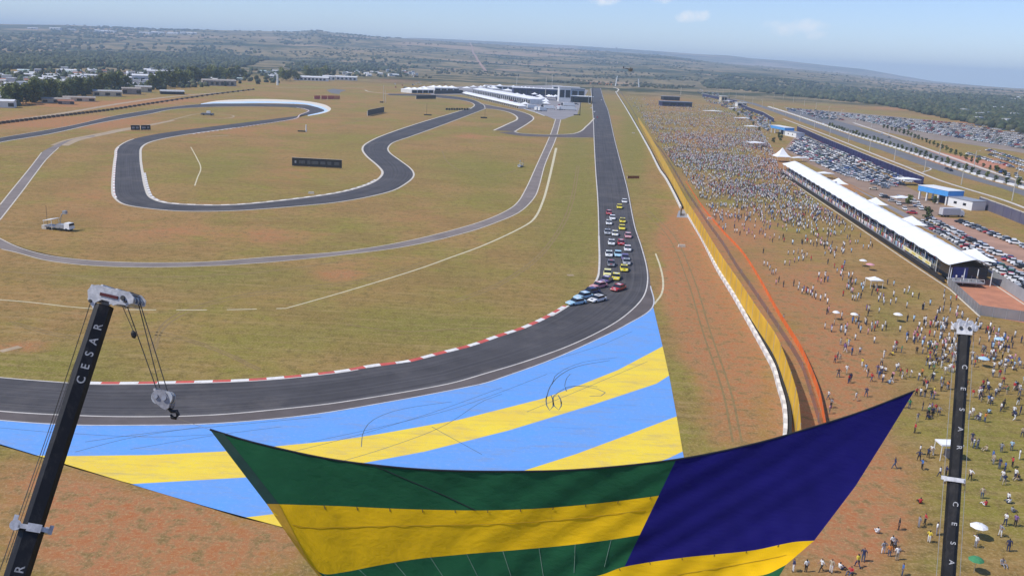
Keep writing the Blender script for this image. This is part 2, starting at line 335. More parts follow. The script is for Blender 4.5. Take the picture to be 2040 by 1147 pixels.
    fb = mix(mth('MULTIPLY', ss(mth('ADD', f1, mth('MULTIPLY', f3, .12)), .60, .66), .85), fb, (.36, .25, .16))
    col = mix(sp.outputs[2], base, fb)
    L(col, b.inputs['Base Color'])
    bp = N('ShaderNodeBump'); bp.inputs['Strength'].default_value = .5; bp.inputs['Distance'].default_value = .25; L(n4, bp.inputs['Height']); L(bp.outputs[0], b.inputs['Normal'])
    me.materials.append(m); o = bpy.data.objects.new('ground', me); COL.objects.link(o); tag(o, kind='structure')
ground()
# ================================================================ ROADS AND TRACK
def asphalt(name, c, lo, hi, streak=True):
    m, t, b = nodes(name); setv(b, Roughness=.85); b.inputs['Specular IOR Level'].default_value = .25
    g = t.nodes.new('ShaderNodeTexCoord'); col = None
    r = t.nodes.new('ShaderNodeValToRGB'); e = r.color_ramp.elements; e[0].position = .32; e[1].position = .68; e[0].color = rgb([v*lo for v in c]); e[1].color = rgb([v*hi for v in c])
    n = t.nodes.new('ShaderNodeTexNoise'); n.inputs['Scale'].default_value = .09; n.inputs['Detail'].default_value = 9; n.inputs['Roughness'].default_value = .72
    t.links.new(g.outputs['Object'], n.inputs['Vector'])
    n2 = t.nodes.new('ShaderNodeTexNoise'); n2.inputs['Scale'].default_value = 1.0; n2.inputs['Detail'].default_value = 6; n2.inputs['Roughness'].default_value = .6
    a = t.nodes.new('ShaderNodeAttribute'); a.attribute_name = 'Lane'; sp = t.nodes.new('ShaderNodeVectorMath'); sp.operation = 'MULTIPLY'; sp.inputs[1].default_value = (26, .01, 0); t.links.new(a.outputs['Vector'], sp.inputs[0]); t.links.new(sp.outputs[0], n2.inputs['Vector'])
    mx = t.nodes.new('ShaderNodeMath'); mx.operation = 'MULTIPLY_ADD'; mx.inputs[1].default_value = .9 if streak else 0; t.links.new(n2.outputs['Fac'], mx.inputs[0])
    ad = t.nodes.new('ShaderNodeMath'); ad.operation = 'MULTIPLY_ADD'; ad.inputs[1].default_value = .6 if streak else 1; ad.inputs[2].default_value = -.25 if streak else 0; t.links.new(n.outputs['Fac'], ad.inputs[0]); t.links.new(ad.outputs[0], mx.inputs[2])
    t.links.new(mx.outputs[0], r.inputs[0]); t.links.new(r.outputs[0], b.inputs['Base Color']); return m
M_track = asphalt('dark_race_asphalt', (.072, .068, .070), .62, 1.35)
M_apron = asphalt('brown_grey_asphalt', (.125, .105, .098), .75, 1.2, False)
M_serv = asphalt('pale_grey_asphalt', (.22, .185, .165), .75, 1.2, False)
M_road = asphalt('street_asphalt', (.17, .165, .165), .8, 1.15, False)
def road(name, A, B, z, m, n=160):
    A = resample(A, n); B = resample(B, n); k = 5; v = []; lane = []; s = 0
    for i in range(n):
        if i: s += np.linalg.norm(A[i]-A[i-1])
        for j in range(k): p = A[i]+(B[i]-A[i])*j/(k-1); v.append((p[0], p[1], z)); lane += [j/(k-1), s, 0]
    f = [(i*k+j, (i+1)*k+j, (i+1)*k+j+1, i*k+j+1) for i in range(n-1) for j in range(k-1)]
    me = bpy.data.meshes.new(name); me.from_pydata(v, [], f); me.update()
    if me.polygons[0].normal.z < 0: me.flip_normals()
    me.attributes.new('Lane', 'FLOAT_VECTOR', 'POINT').data.foreach_set('vector', lane)
    me.materials.append(m); o = bpy.data.objects.new(name, me); COL.objects.link(o); return tag(o, kind='structure')
T_in = gl([(1177, 176), (1179, 200), (1182, 240), (1184, 290), (1187, 345), (1191, 400), (1193, 470), (1193, 543), (1181, 570), (1161, 587), (1131, 610), (1094, 632), (1044, 655), (1001, 669), (940, 690), (880, 705), (813, 722), (747, 730), (680, 742), (534, 757), (400, 763), (200, 766), (127, 762), (0, 752), (-160, 735)])
T_line = gl([(1196, 176), (1203, 200), (1211, 220), (1224, 277), (1244, 354), (1251, 383), (1264, 450), (1278, 493), (1289, 537), (1289, 570), (1278, 597), (1244, 630), (1201, 657), (1131, 690), (1047, 720), (967, 744), (887, 766), (680, 801), (568, 814), (434, 826), (300, 830), (160, 828), (0, 819), (-160, 800)])
T_out = gl([(1197, 176), (1204, 200), (1212.3, 220), (1225.3, 277), (1246, 354), (1253, 383), (1266, 450), (1280, 493), (1292, 537), (1296, 570), (1300, 612), (1248, 647), (1181, 680), (1097, 717), (1014, 747), (954, 766), (680, 817), (568, 832), (417, 844), (267, 847), (134, 846), (0, 837), (-160, 818)])
road('race_track', T_in, T_line, .05, M_track, 420)
strip('track_run_off', T_line, T_out, .046, M_apron, 300)
mk = MB()
line_into(mk, T_line, .38, .062, w2=.32); line_into(mk, T_in[:8*8]+normals(T_in)[:8*8]*0, .9, .062, w2=.35)
tag(mk.build('track_edge_line', mat('worn_white_line', (.62, .58, .52), .7, .2, .4)), kind='structure')
mk = MB(); line_into(mk, T_out[9*8:], .3, .058)
tag(mk.build('run_off_edge_line', mat('worn_pale_line', (.55, .56, .58), .7, .2, .4)), kind='structure')
# red and white kerb along the inside of the first corner
def kerb(name, P, w, seg, mats, z=.07):
    P = resample(P, step=.5); N = normals(P); mb = MB(); n = len(P); k = max(1, int(seg/.5))
    prof_ = [(0, .01), (w*.3, z), (w, z+.03), (w+.05, .0)]
    rings = [[(P[i][0]+N[i][0]*a, P[i][1]+N[i][1]*a, h) for a, h in prof_] for i in range(n)]
    v = [p for r in rings for p in r]; f = []; mm = []
    for i in range(n-1):
        for j in range(3): f.append((i*4+j, i*4+j+1, i*4+j+5, i*4+j+4)); mm.append((i//k) % len(mats))
    mb.v = [tuple(map(float, p)) for p in v]; mb.f = f; mb.m = mm; return tag(mb.build(name, mats), kind='structure')
M_kred = mat('kerb_red_paint', (.62, .10, .07), .6, .25, .6); M_kwh = mat('kerb_white_paint', (.8, .77, .72), .6, .12, .6)
kin = T_in[10*8:22*8-3]; sgn = 1
if (kin[20]+normals(kin)[20]*3)[1] < kin[20][1]: kin = kin[::-1]
kerb('kerb', kin, 1.15, 3.0, [M_kwh, M_kred])
mk = MB(); line_into(mk, T_in[18*8-4:], .3, .062); line_into(mk, T_in[6*8:11*8], .55, .063); tag(mk.build('track_edge_line', _mats['worn_white_line']), kind='structure')
# painted run-off: blue and yellow bands
M_pb = mat('blue_run_off_paint', (.115, .34, .79), .6, .12, .12, c2=(.15, .33, .68)); M_py = mat('yellow_run_off_paint', (.88, .66, .028), .6, .12, .12, c2=(.80, .55, .05))
def worn(m, col, amt, sc, stretch=(1, 1, 1), lo=.5, hi=.68, rot=0.0):
    t = m.node_tree; b_ = t.nodes['Principled BSDF']; src = b_.inputs['Base Color'].links[0].from_socket; g = t.nodes.new('ShaderNodeTexCoord'); mp = t.nodes.new('ShaderNodeMapping'); mp.inputs['Scale'].default_value = stretch; mp.inputs['Rotation'].default_value = (0, 0, rot); t.links.new(g.outputs['Object'], mp.inputs[0])
    n = t.nodes.new('ShaderNodeTexNoise'); n.inputs['Scale'].default_value = sc; n.inputs['Detail'].default_value = 9; n.inputs['Roughness'].default_value = .75; t.links.new(mp.outputs[0], n.inputs['Vector']); r = t.nodes.new('ShaderNodeMapRange'); r.inputs[1].default_value = lo; r.inputs[2].default_value = hi; r.inputs[4].default_value = amt; t.links.new(n.outputs['Fac'], r.inputs[0])
    x = t.nodes.new('ShaderNodeMix'); x.data_type = 'RGBA'; t.links.new(r.outputs[0], x.inputs[0]); t.links.new(src, x.inputs[6]); x.inputs[7].default_value = rgb(col); t.links.new(x.outputs[2], b_.inputs['Base Color'])
for m_ in (M_pb, M_py): worn(m_, (.30, .26, .22), .38, .35, (.35, 1.4, 1), rot=-.35); worn(m_, (.62, .60, .56), .30, 1.6, lo=.52, hi=.75); worn(m_, (.06, .07, .09), .30, .5, (.12, 2.2, 1), .56, .7, rot=-.5)
worn(M_tent, (.55, .52, .48), .35, .25, lo=.5, hi=.75); worn(M_kwh, (.3, .26, .22), .5, .8); worn(M_kred, (.2, .15, .12), .5, .8); worn(M_track, (.14, .125, .115), .5, .05, (1, 1, 1), .5, .64); worn(M_black, (.05, .045, .04), .6, 2.5, (1, 1, .3))
right = [(1301, 610), (1320, 690), (1333, 748), (1348, 829), (1358, 880), (1360, 899)]
y1t = [(-60, 905), (134, 908), (300, 906), (444, 899), (680, 876), (757, 864), (914, 836), (1081, 794), (1158, 766), (1231, 737), (1320, 690)]
y1b = [(-60, 968), (130, 968), (260, 964), (484, 951), (620, 937), (730, 921), (847, 899), (1014, 857), (1181, 806), (1308, 764), (1333, 748)]
y2t = [(300, 1040), (481, 1031), (541, 1024), (700, 1010), (860, 983), (1041, 938), (1148, 904), (1248, 867), (1348, 829)]
y2b = [(481, 1095), (700, 1072), (900, 1040), (1100, 990), (1250, 940), (1331, 913), (1360, 899)]
y3b = [(620, 1150), (800, 1120), (1000, 1075), (1180, 1020), (1320, 965), (1368, 940)]
edge = [(-60, 866), (0, 887), (73, 907), (134, 928), (260, 964), (334, 986), (481, 1031), (561, 1049), (700, 1098), (800, 1150)]
e2 = gl(edge)
def clip_left(P):                                    # keep the band parts inside the slanted left boundary
    return P
def ipx(poly, x): xs = [p[0] for p in poly]; ys = [p[1] for p in poly]; return np.interp(x, xs, ys)
def band(top, bot, z, m, x0, x1):
    tp, bt = [], []
    for x in np.linspace(x0, x1, 160):
        yt, yb = ipx(top, x), ipx(bot, x); ye = ipx(edge, x)
        tp.append(G2(x, min(yt, ye))); bt.append(G2(x, min(yb, ye)))
    return tp, bt
tline = [(-60, 831), (0, 838), (134, 847), (267, 848), (417, 845), (568, 833), (680, 818), (954, 767), (1014, 748), (1097, 718), (1181, 681), (1248, 648), (1301, 611)]
def rx_(y): return np.interp(y, [p[1] for p in right], [p[0] for p in right])
def band_mesh(mb, top, bot, mi, z):
    # bands reach the slanted right boundary: rows interpolated between the two curves
    n, k = 170, 6; v = []
    for i in range(n):
        u = i/(n-1); xt = top[0][0]+(top[-1][0]-top[0][0])*u; xb = bot[0][0]+(bot[-1][0]-bot[0][0])*u
        pt = np.array([xt, min(ipx(top, xt), ipx(edge, xt) if xt < 800 else 1e9)]); pb = np.array([xb, min(ipx(bot, xb), ipx(edge, xb) if xb < 800 else 1e9)])
        for j in range(k):
            p = pt+(pb-pt)*j/(k-1)
            if p[0] < 800: p[1] = min(p[1], ipx(edge, p[0]))
            g = G2(*p); v.append((g[0], g[1], z))
    mb.add(v, [(i*k+j, i*k+j+1, (i+1)*k+j+1, (i+1)*k+j) for i in range(n-1) for j in range(k-1)], mi)
pr = MB()
band_mesh(pr, tline, y1t, 0, .03); band_mesh(pr, y1t, y1b, 1, .03); band_mesh(pr, y1b, y2t, 0, .03); band_mesh(pr, y2t, y2b, 1, .03); band_mesh(pr, y2b, y3b, 0, .03)
tag(pr.build('painted_run_off', [M_pb, M_py]), kind='structure')
# tyre marks on the paint
sk = MB()
def oval(cx, cy, rx, ry, tilt=0, a0=0, a1=6.6): return [(cx+rx*math.cos(t)*math.cos(tilt)-ry*math.sin(t)*math.sin(tilt), cy+rx*math.cos(t)*math.sin(tilt)+ry*math.sin(t)*math.cos(tilt)) for t in np.linspace(a0, a1, 14)]
for P, w in ((oval(1095, 801, 7, 17, -.1), .2), (oval(1110, 801, 8, 16, -.2), .2), (oval(1165, 779, 42, 9, .12, 2.6, 7.6), .18), ([(1088, 795), (1096, 770), (1115, 748), (1150, 730), (1215, 718)], .18), ([(1102, 790), (1125, 774), (1160, 768), (1190, 770)], .16), ([(1125, 770), (1128, 755), (1136, 745)], .12),
             ([(620, 880), (760, 850), (900, 815), (1000, 780), (1090, 745)], .1), ([(560, 905), (700, 870), (860, 822), (1000, 772)], .1), ([(640, 930), (760, 895), (880, 850), (960, 800), (1000, 785)], .1), ([(720, 890), (724, 860), (745, 835), (800, 815), (900, 800)], .12),
             ([(150, 900), (260, 872), (400, 850)], .12), ([(170, 880), (300, 862), (480, 845), (640, 830)], .12), ([(0, 852), (120, 862), (300, 870), (430, 865)], .1), ([(260, 895), (420, 868), (560, 850)], .1),
             ([(1000, 745), (1090, 720), (1190, 690), (1260, 660)], .1), ([(1100, 765), (1110, 745), (1160, 722), (1230, 712)], .13), ([(860, 850), (960, 905)], .1), ([(1050, 820), (1160, 775), (1290, 720)], .09)):
    line_into(sk, gl(P), w, .036)
tag(sk.build('tyre_marks', mat('rubber_mark', (.075, .12, .16), .8, .3, 1)), kind='structure')
wt = MB()
for P, w in (([(300, 700), (330, 640), (420, 600), (560, 575), (700, 560), (850, 520)], .5), ([(306, 704), (337, 644), (425, 605), (562, 580), (702, 565), (852, 525)], .5), ([(0, 540), (120, 548), (300, 552), (470, 546), (600, 532), (720, 515)], .7), ([(900, 600), (1000, 560), (1080, 500), (1130, 420), (1150, 330)], .45), ([(905, 604), (1006, 563), (1086, 502), (1136, 421), (1154, 330)], .45), ([(690, 646), (800, 660), (900, 655), (985, 652)], .5),
             ([(760, 225), (700, 245), (640, 262), (590, 262), (520, 265)], .9), ([(880, 300), (900, 330), (960, 350), (1010, 345), (1035, 335)], .6), ([(350, 330), (470, 332), (560, 340), (640, 360), (700, 350)], .5), ([(20, 640), (160, 670), (300, 660), (420, 690), (520, 735)], .4), ([(24, 646), (162, 676), (302, 666), (418, 694), (516, 738)], .4), ([(1280, 420), (1330, 470), (1370, 560), (1400, 660), (1440, 780), (1460, 880)], .4), ([(1292, 420), (1343, 470), (1384, 560), (1415, 660), (1456, 780), (1478, 880)], .4)):
    line_into(wt, gl(P), w, .008)
tag(wt.build('wheel_tracks', mat('worn_grass', (.20, .125, .045), .95, .45, .5, c2=(.27, .19, .07))), kind='structure')
# service loop inside the track
S_in = gl([(1107, 237), (1097, 267), (1067, 334), (1044, 383), (1024, 410), (981, 433), (914, 455), (797, 483), (680, 501), (534, 512), (400, 522), (234, 522), (117, 512), (50, 497), (0, 475), (-40, 450), (-30, 425), (0, 410), (20, 383), (83, 304), (100, 294), (134, 280), (187, 270)])
S_out = gl([(1117, 239), (1107, 277), (1086, 327), (1070, 383), (1057, 403), (1034, 423), (997, 440), (930, 463), (814, 490), (680, 508), (501, 525), (334, 532), (200, 530), (100, 520), (33, 503), (0, 495), (-90, 455), (-60, 430), (0, 438), (43, 383), (93, 317), (117, 294), (150, 277), (190, 272)])
na_ = 15*8; road('service_road', S_in[:na_+1], S_out[:na_+1], .022, M_serv, 240)
road('service_road', gl([(-40, 470), (-10, 425), (20, 383), (60, 334), (83, 304), (100, 294), (134, 280), (187, 270)]), gl([(-30, 478), (0, 438), (43, 383), (75, 340), (93, 317), (117, 294), (150, 277), (190, 272)]), .018, M_serv, 80)
mk = MB(); line_into(mk, S_in[:na_+8], .7, .03, w2=.3); line_into(mk, S_out[:na_], .7, .03, w2=.3)
for P in ([(0, 408), (20, 383), (60, 334), (83, 304)], [(0, 438), (43, 383), (75, 340), (93, 317), (117, 294)]): line_into(mk, gl(P), .4, .03)
tag(mk.build('service_road_kerb', M_cream), kind='structure')
# infield loop
def sec(name, A, B, z=.05, n=160, m=None): A, B = gl(A), gl(B); road(name, A, B, z, m or M_track, n); return A, B
a1, b1 = sec('race_track', [(-80, 292), (0, 275), (134, 252), (234, 230), (334, 214.5), (401, 208), (467, 207), (568, 208), (620, 211), (650, 219), (651, 223), (612, 229), (584, 232.5), (467, 247), (334, 264), (267, 277), (234, 294), (229, 312), (225, 345), (224, 383), (230, 396), (250, 408), (300, 416), (367, 421), (467, 420), (568, 413), (680, 402), (773, 383), (807, 367), (824, 351), (819, 337), (797, 320), (777, 305), (773, 295), (784, 284), (813, 274), (880, 250), (967, 217)],
             [(-80, 303), (0, 284), (100, 267), (200, 245), (300, 227), (350, 217.5), (434, 213), (540, 213), (590, 215), (610, 219), (612, 222), (595, 229), (584, 237), (467, 255), (367, 269), (307, 281), (284, 292), (280, 310), (284, 345), (293, 383), (304, 396), (334, 405), (400, 409), (450, 409), (501, 406), (601, 395), (680, 383), (730, 369), (753, 357), (762, 344), (753, 331), (730, 311), (722, 297), (730, 286), (763, 270), (830, 247), (897, 227), (937, 215)], n=500)
a2, b2 = sec('race_track', [(937, 217), (945, 210), (937, 204), (914, 199), (880, 195.5), (840, 192), (775, 190)], [(967, 217), (963, 209), (945, 200), (924, 195), (890, 191), (840, 188), (770, 187)], .056, 60)
a3, b3 = sec('race_track', [(954, 206), (991, 213), (1031, 221), (1055, 229), (1063, 236), (1055, 244), (1026, 262)], [(960, 216), (985, 218), (1010, 223), (1026, 230), (1030, 238), (1012, 247), (984, 260)], .053, 80, M_apron)
a4 = gl([(1024, 262), (1040, 266), (1097, 268.5), (1145, 266), (1168, 252), (1184, 236)])
poly_sheet('track_link_road', list(a4)+list(gl([(1187, 275), (1174, 274), (1145, 274), (1097, 273), (1040, 271), (988, 263)]))[:-1], .04, M_apron)
mk = MB()
for P, w in ((a1[15*8:], .8), (b1[13*8:], 1.1), (a2[:5*8], 1.2), (b2, .9), (a3, 1.3), (b3, 1.6), (a4, 1.3), (a1[:6*8], .5), (b1[:7*8], .9), (gl([(1097, 274), (1145, 275), (1174, 275)]), .6)): line_into(mk, P, w, .064)
tag(mk.build('track_edge_line', M_cream), kind='structure')
kerb('kerb', b1[8*8:14*8], 1.6, 3, [M_kwh, mat('faded_kerb_red', (.42, .2, .15), .7, .2, 1)]); kerb('kerb', b1[18*8:28*8], 1.3, 3, [M_kwh, mat('grey_kerb', (.4, .36, .32), .7, .2, 1)])
kerb('kerb', a1[16*8:20*8], .9, 4, [M_kwh, mat('pink_kerb', (.6, .42, .36), .7, .2, 1)])
# painted apron round the far hairpin
ap1 = gl([(400, 207), (430, 204), (467, 203), (534, 202.5), (600, 205), (635, 211), (650, 217), (652, 222), (636, 227), (614, 231)]); ap2 = gl([(400, 207), (430, 201.5), (467, 199), (534, 198), (600, 201), (640, 207), (658, 215), (656, 222), (640, 227), (614, 231.5)]); ap0 = gl([(400, 208), (430, 206.5), (467, 206.5), (534, 206), (600, 208), (620, 211), (643, 218), (645, 222), (630, 226), (612, 230)])
strip('painted_run_off', ap1, ap2, .06, mat('pale_cream_paint', (.75, .66, .52), .7, .1, .2), 80); strip('painted_run_off', ap0, ap1, .064, mat('white_blue_paint', (.72, .78, .85), .7, .12, .05, c2=(.35, .58, .8)), 80)
# dirt tracks, thin pale kerb lines in the grass
M_dirt = mat('pale_dirt', (.40, .30, .19), .95, .25, .3); M_red = mat('red_earth', (.50, .21, .115), .95, .25, .2)
mk = MB(); line_into(mk, gl([(118, 290), (145, 279.5), (184, 271), (215, 265), (240, 259), (300, 249), (345, 240)]), 9.0, .013, w2=3.5)
for P in ([(187, 270), (240, 262), (300, 250), (340, 240), (370, 232), (400, 227), (440, 228), (465, 231), (450, 236), (400, 236), (360, 235)], [(0, 700), (40, 690)], [(1130, 548), (1143, 548)], [(410, 272), (455, 270)]): line_into(mk, gl(P), 1.6, .014)
line_into(mk, gl([(0, 244), (130, 225), (250, 205), (350, 192), (480, 182)]), 6, .012)
tag(mk.build('dirt_path', M_dirt), kind='structure')
mk = MB(); k = gl([(-40, 594), (0, 597), (60, 602), (140, 611), (190, 615)]); line_into(mk, k, .42, .016)
line_into(mk, gl([(190, 615), (300, 617), (440, 617), (570, 614)]), .5, .016, dash=lambda i: (i*7919) % 5 < 3)
line_into(mk, gl([(570, 614), (690, 580), (830, 537), (900, 512), (960, 490), (1030, 458), (1062, 438), (1080, 405), (1092, 365), (1108, 295)]), .45, .016, w2=1.5)
line_into(mk, gl([(380, 293), (392, 315), (400, 335), (393, 355), (388, 370)]), .5, .016); line_into(mk, gl([(1306, 505), (1315, 530), (1321, 560), (1318, 585), (1303, 606)]), .5, .016)
tag(mk.build('edge_strip', mat('pale_yellow_concrete', (.60, .53, .34), .85, .2, .5)), kind='structure')
poly_sheet('paddock_yard', [G2(*p) for p in [(840, 176), (860, 189), (925, 189), (945, 193), (1020, 210), (1062, 222), (1090, 232), (1110, 240), (1122, 238), (1150, 228), (1158, 205), (1172, 180), (1110, 170), (940, 172)]], .02, mat('paddock_concrete', (.27, .25, .25), .9, .2, .05))
poly_sheet('infield_track', [G2(*p) for p in [(650, 180), (664, 177), (690, 180), (678, 184), (676, 188), (660, 186)]], .02, M_road)
mk = MB(); line_into(mk, gl([(727, 180), (736, 183), (768, 187), (775, 188)]), 2.2, .07); line_into(mk, gl([(548, 175), (600, 174.5), (727, 174.5)]), 1.8, .06); tag(mk.build('pale_kerb_line', M_cream), kind='structure')
mk = MB(); line_into(mk, gl([(945, 194), (1020, 211), (1060, 222), (1085, 231)]), 1.4, .07); tag(mk.build('paddock_kerb', M_white), kind='structure')
# street beyond the car park, on the right
road('street', gl([(2140, 432), (2014, 381), (1901, 349), (1835, 329), (1760, 301), (1700, 281), (1640, 259), (1560, 230), (1500, 209), (1450, 194)]), gl([(2140, 414), (2040, 379), (1972, 361), (1906, 339), (1845, 319), (1765, 292), (1706, 274), (1646, 253), (1566, 226), (1504, 206)]), .04, M_road, 60)
road('street', gl([(2140, 408), (2040, 373), (1972, 355), (1906, 333), (1845, 312), (1765, 286), (1706, 268), (1648, 248), (1568, 222)]), gl([(2140, 395), (2040, 366), (1990, 350), (1910, 322), (1850, 301), (1765, 270), (1706, 252), (1650, 236), (1572, 216)]), .04, M_road, 60)
mk = MB(); line_into(mk, gl([(2140, 388), (2040, 363), (1990, 347), (1910, 319), (1873, 306), (1850, 298), (1765, 267), (1700, 245)]), 3.6, .1); line_into(mk, gl([(2140, 455), (2040, 414), (1990, 396), (1876, 361), (1804, 332), (1760, 315), (1700, 291), (1640, 267), (1590, 248), (1560, 237)]), 2.2, .1); line_into(mk, gl([(1800, 331), (1850, 334), (1838, 344)]), 1.0, .1)
tag(mk.build('pavement', mat('pale_pavement', (.60, .54, .47), .85, .15, .3)), kind='structure')
mid = resample(gl([(2140, 411), (2040, 376), (1972, 358), (1906, 336), (1845, 315.5), (1765, 289), (1706, 271), (1646, 251), (1566, 224), (1530, 213)]), step=1.0); TREE_SPOTS = []
mk = MB(); Nm = normals(mid)
for i in range(0, len(mid)-12, 12):
    P = mid[i:i+9]; N = Nm[i:i+9]; wall_seg = [(p+q*s*1.1).tolist()+[h_] for h_ in (0, 1.0) for s in (-1, 1) for p, q in zip(P, N)]; n = 9
    mk.add(wall_seg, [(2*n+j, 2*n+j+1, 3*n+j+1, 3*n+j) for j in range(n-1)]+[(j, j+1, 2*n+j+1, 2*n+j) for j in range(n-1)]+[(n+j+1, n+j, 3*n+j, 3*n+j+1) for j in range(n-1)]+[(0, 2*n, 3*n, n), (n-1, 2*n-1, 4*n-1, 3*n-1)]); TREE_SPOTS.append(mid[i+10])
tag(mk.build('median_strip', mat('white_washed_concrete', (.78, .77, .74), .8, .1, .5)), kind='structure')
poly_sheet('red_earth_yard', [G2(*p) for p in [(1835, 298), (1880, 305), (1950, 318), (2010, 330), (2000, 336), (1950, 333), (1905, 326), (1870, 314), (1838, 303)]], .012, M_red)
poly_sheet('car_park', [G2(*p) for p in [(1585, 270), (1660, 300), (1750, 342), (1830, 384), (1850, 400), (1905, 415), (1840, 440), (1780, 410), (1690, 365), (1600, 320), (1560, 300)]], .014, mat('trodden_car_park_soil', (.30, .20, .135), .95, .3, .08))
poly_sheet('car_park', [G2(*p) for p in [(1845, 430), (1905, 436), (2080, 512), (2080, 600), (1990, 540), (1900, 475)]], .016, mat('red_car_park_soil', (.40, .23, .155), .95, .25, .08))
poly_sheet('car_park_lane', [G2(*p) for p in [(1690, 368), (1840, 442), (1905, 478), (1990, 540), (1975, 545), (1890, 480), (1800, 432)]], .024, mat('grey_lane', (.25, .23, .23), .95, .2, .1))
poly_sheet('car_park', [G2(*p) for p in [(1560, 214), (1700, 225), (1860, 240), (2080, 275), (2080, 312), (1900, 283), (1820, 275), (1700, 250), (1600, 232)]], .013, mat('far_car_park_soil', (.27, .21, .16), .95, .3, .05))
# ================================================================ CRANES
def frame(a, b):
    ax = (Vector(b)-Vector(a)).normalized(); tocam = (Vector((0, 0, H))-(Vector(a)+Vector(b))/2); n = (tocam-ax*tocam.dot(ax)).normalized(); s = ax.cross(n).normalized()
    return ax, n, s                                  # s points to the right as the camera sees it (axis upwards)
def boom_section(mb, p, q, ax, n, s, w, d, m=0):
    c = .22
    prof = [(-w/2+c*w, d/2), (w/2-c*w, d/2), (w/2, d/2-c*w), (w/2, -d/2+c*w), (w/2-c*w, -d/2), (-w/2+c*w, -d/2), (-w/2, -d/2+c*w), (-w/2, d/2-c*w)]
    mb.loft([[Vector(p)+s*x+n*y for x, y in prof], [Vector(q)+s*x+n*y for x, y in prof]], m)
def obox(mb, c, ax, n, s, da, dn, ds, m=0):
    c = Vector(c); v = [c+ax*(i*da/2)+n*(j*dn/2)+s*(k*ds/2) for i in (-1, 1) for j in (-1, 1) for k in (-1, 1)]
    mb.add(v, [(0, 1, 3, 2), (4, 6, 7, 5), (0, 4, 5, 1), (2, 3, 7, 6), (0, 2, 6, 4), (1, 5, 7, 3)], m)
def odisc(mb, c, axis, r, w, m=0, n=14):
    axis = Vector(axis).normalized(); a = axis.cross(Vector((0, 0, 1)) if abs(axis.z) < .9 else Vector((1, 0, 0))).normalized(); b = axis.cross(a); c = Vector(c)
    mb.loft([[c+axis*(k*w/2)+(a*math.cos(2*math.pi*j/n)+b*math.sin(2*math.pi*j/n))*r for j in range(n)] for k in (-1, 1)], m)
def letter_mesh(ch, size):
    cu = bpy.data.curves.new('lettering', 'FONT'); cu.body = ch; cu.size = size; cu.align_x = 'CENTER'; cu.align_y = 'CENTER'; cu.extrude = .004; cu.offset = .012*size
    o = bpy.data.objects.new('lettering', cu); COL.objects.link(o); dg = bpy.context.evaluated_depsgraph_get(); me = bpy.data.meshes.new_from_object(o.evaluated_get(dg))
    v = [tuple(x.co) for x in me.vertices]; f = [tuple(p.vertices) for p in me.polygons]
    bpy.data.objects.remove(o); bpy.data.curves.remove(cu); bpy.data.meshes.remove(me); return v, f
def lettering(items, parent):
    """items: (character, centre, right vector, up vector, size); every letter is a part"""
    for ch, c, rt, up, size in items:
        mb = MB(); v, f = letter_mesh(ch, size); nn = rt.cross(up); mb.add([Vector(c)+rt*p[0]+up*p[1]+nn*p[2] for p in v], f)
        mb.build('letter', mat('worn_white_lettering', (.40, .40, .41), .7, .55, 9), parent)
M_crane = mat('crane_white_paint', (.66, .65, .66), .4, .35, 5, c2=(.36, .36, .38)); M_rope = mat('steel_rope', (.05, .045, .04), .6, .2, 5); M_crred = mat('dark_red_steel', (.10, .012, .010), .5, .3, 3)
def make_crane(tip, mid, label, side):
    tip = Vector(tip); mid = Vector(mid); t = tip.z/(tip.z-mid.z); base = tip+(mid-tip)*t; base.z = 0
    root = empty('mobile_crane', base, 0, label, 'crane'); inv = -base
    T = lambda p: Vector(p)+inv
    foot = base+Vector((0, 0, 2.6)); ax, n, s = frame(foot, tip); Ltot = (tip-foot).length
    return root, T, foot, ax, n, s, Ltot
def finish_carrier(root, yaw, M):
    c, sn = math.cos(yaw), math.sin(yaw)
    def at(x, y, z): return (x*c-y*sn, x*sn+y*c, z)
    b = MB(); b.box(at(0, 0, 1.15), (12, 2.6, .7), yaw); b.box(at(-3.6, 0, 1.75), (3.5, 2.5, .5), yaw); b.build('carrier', M, root)
    k = MB(); k.box(at(5.2, 0, 2.0), (1.9, 2.5, 1.6), yaw, taper=.9); cab = k.build('driver_cab', M, root)
    g = MB(); g.box(at(5.75, 0, 2.25), (1.1, 2.2, .7), yaw, taper=.93); g.build('cab_window', M_glass, cab)
    u = MB(); u.box(at(-.6, 0, 2.15), (4.2, 2.2, 1.2), yaw); u.box(at(-3.2, 0, 2.5), (1.4, 2.6, 1.3), yaw); u.build('slewing_superstructure', M, root)
    for x in (-4.4, -2.8, 2.4, 4.2):
        for y in (-1.1, 1.1): w = MB(); odisc(w, at(x, y, .65), Vector(at(0, 1, 0)), .65, .45); w.build('wheel', M_rubber, root)
    for x in (-4.9, 1.2):
        for y in (-1, 1): o = MB(); o.box(at(x, y*2.3, .75), (.4, 2.4, .4), yaw); o.tube([at(x, y*3.3, .75), at(x, y*3.3, .1)], .12); o.box(at(x, y*3.3, .06), (.7, .7, .1), yaw); o.build('outrigger', M_grey, root)
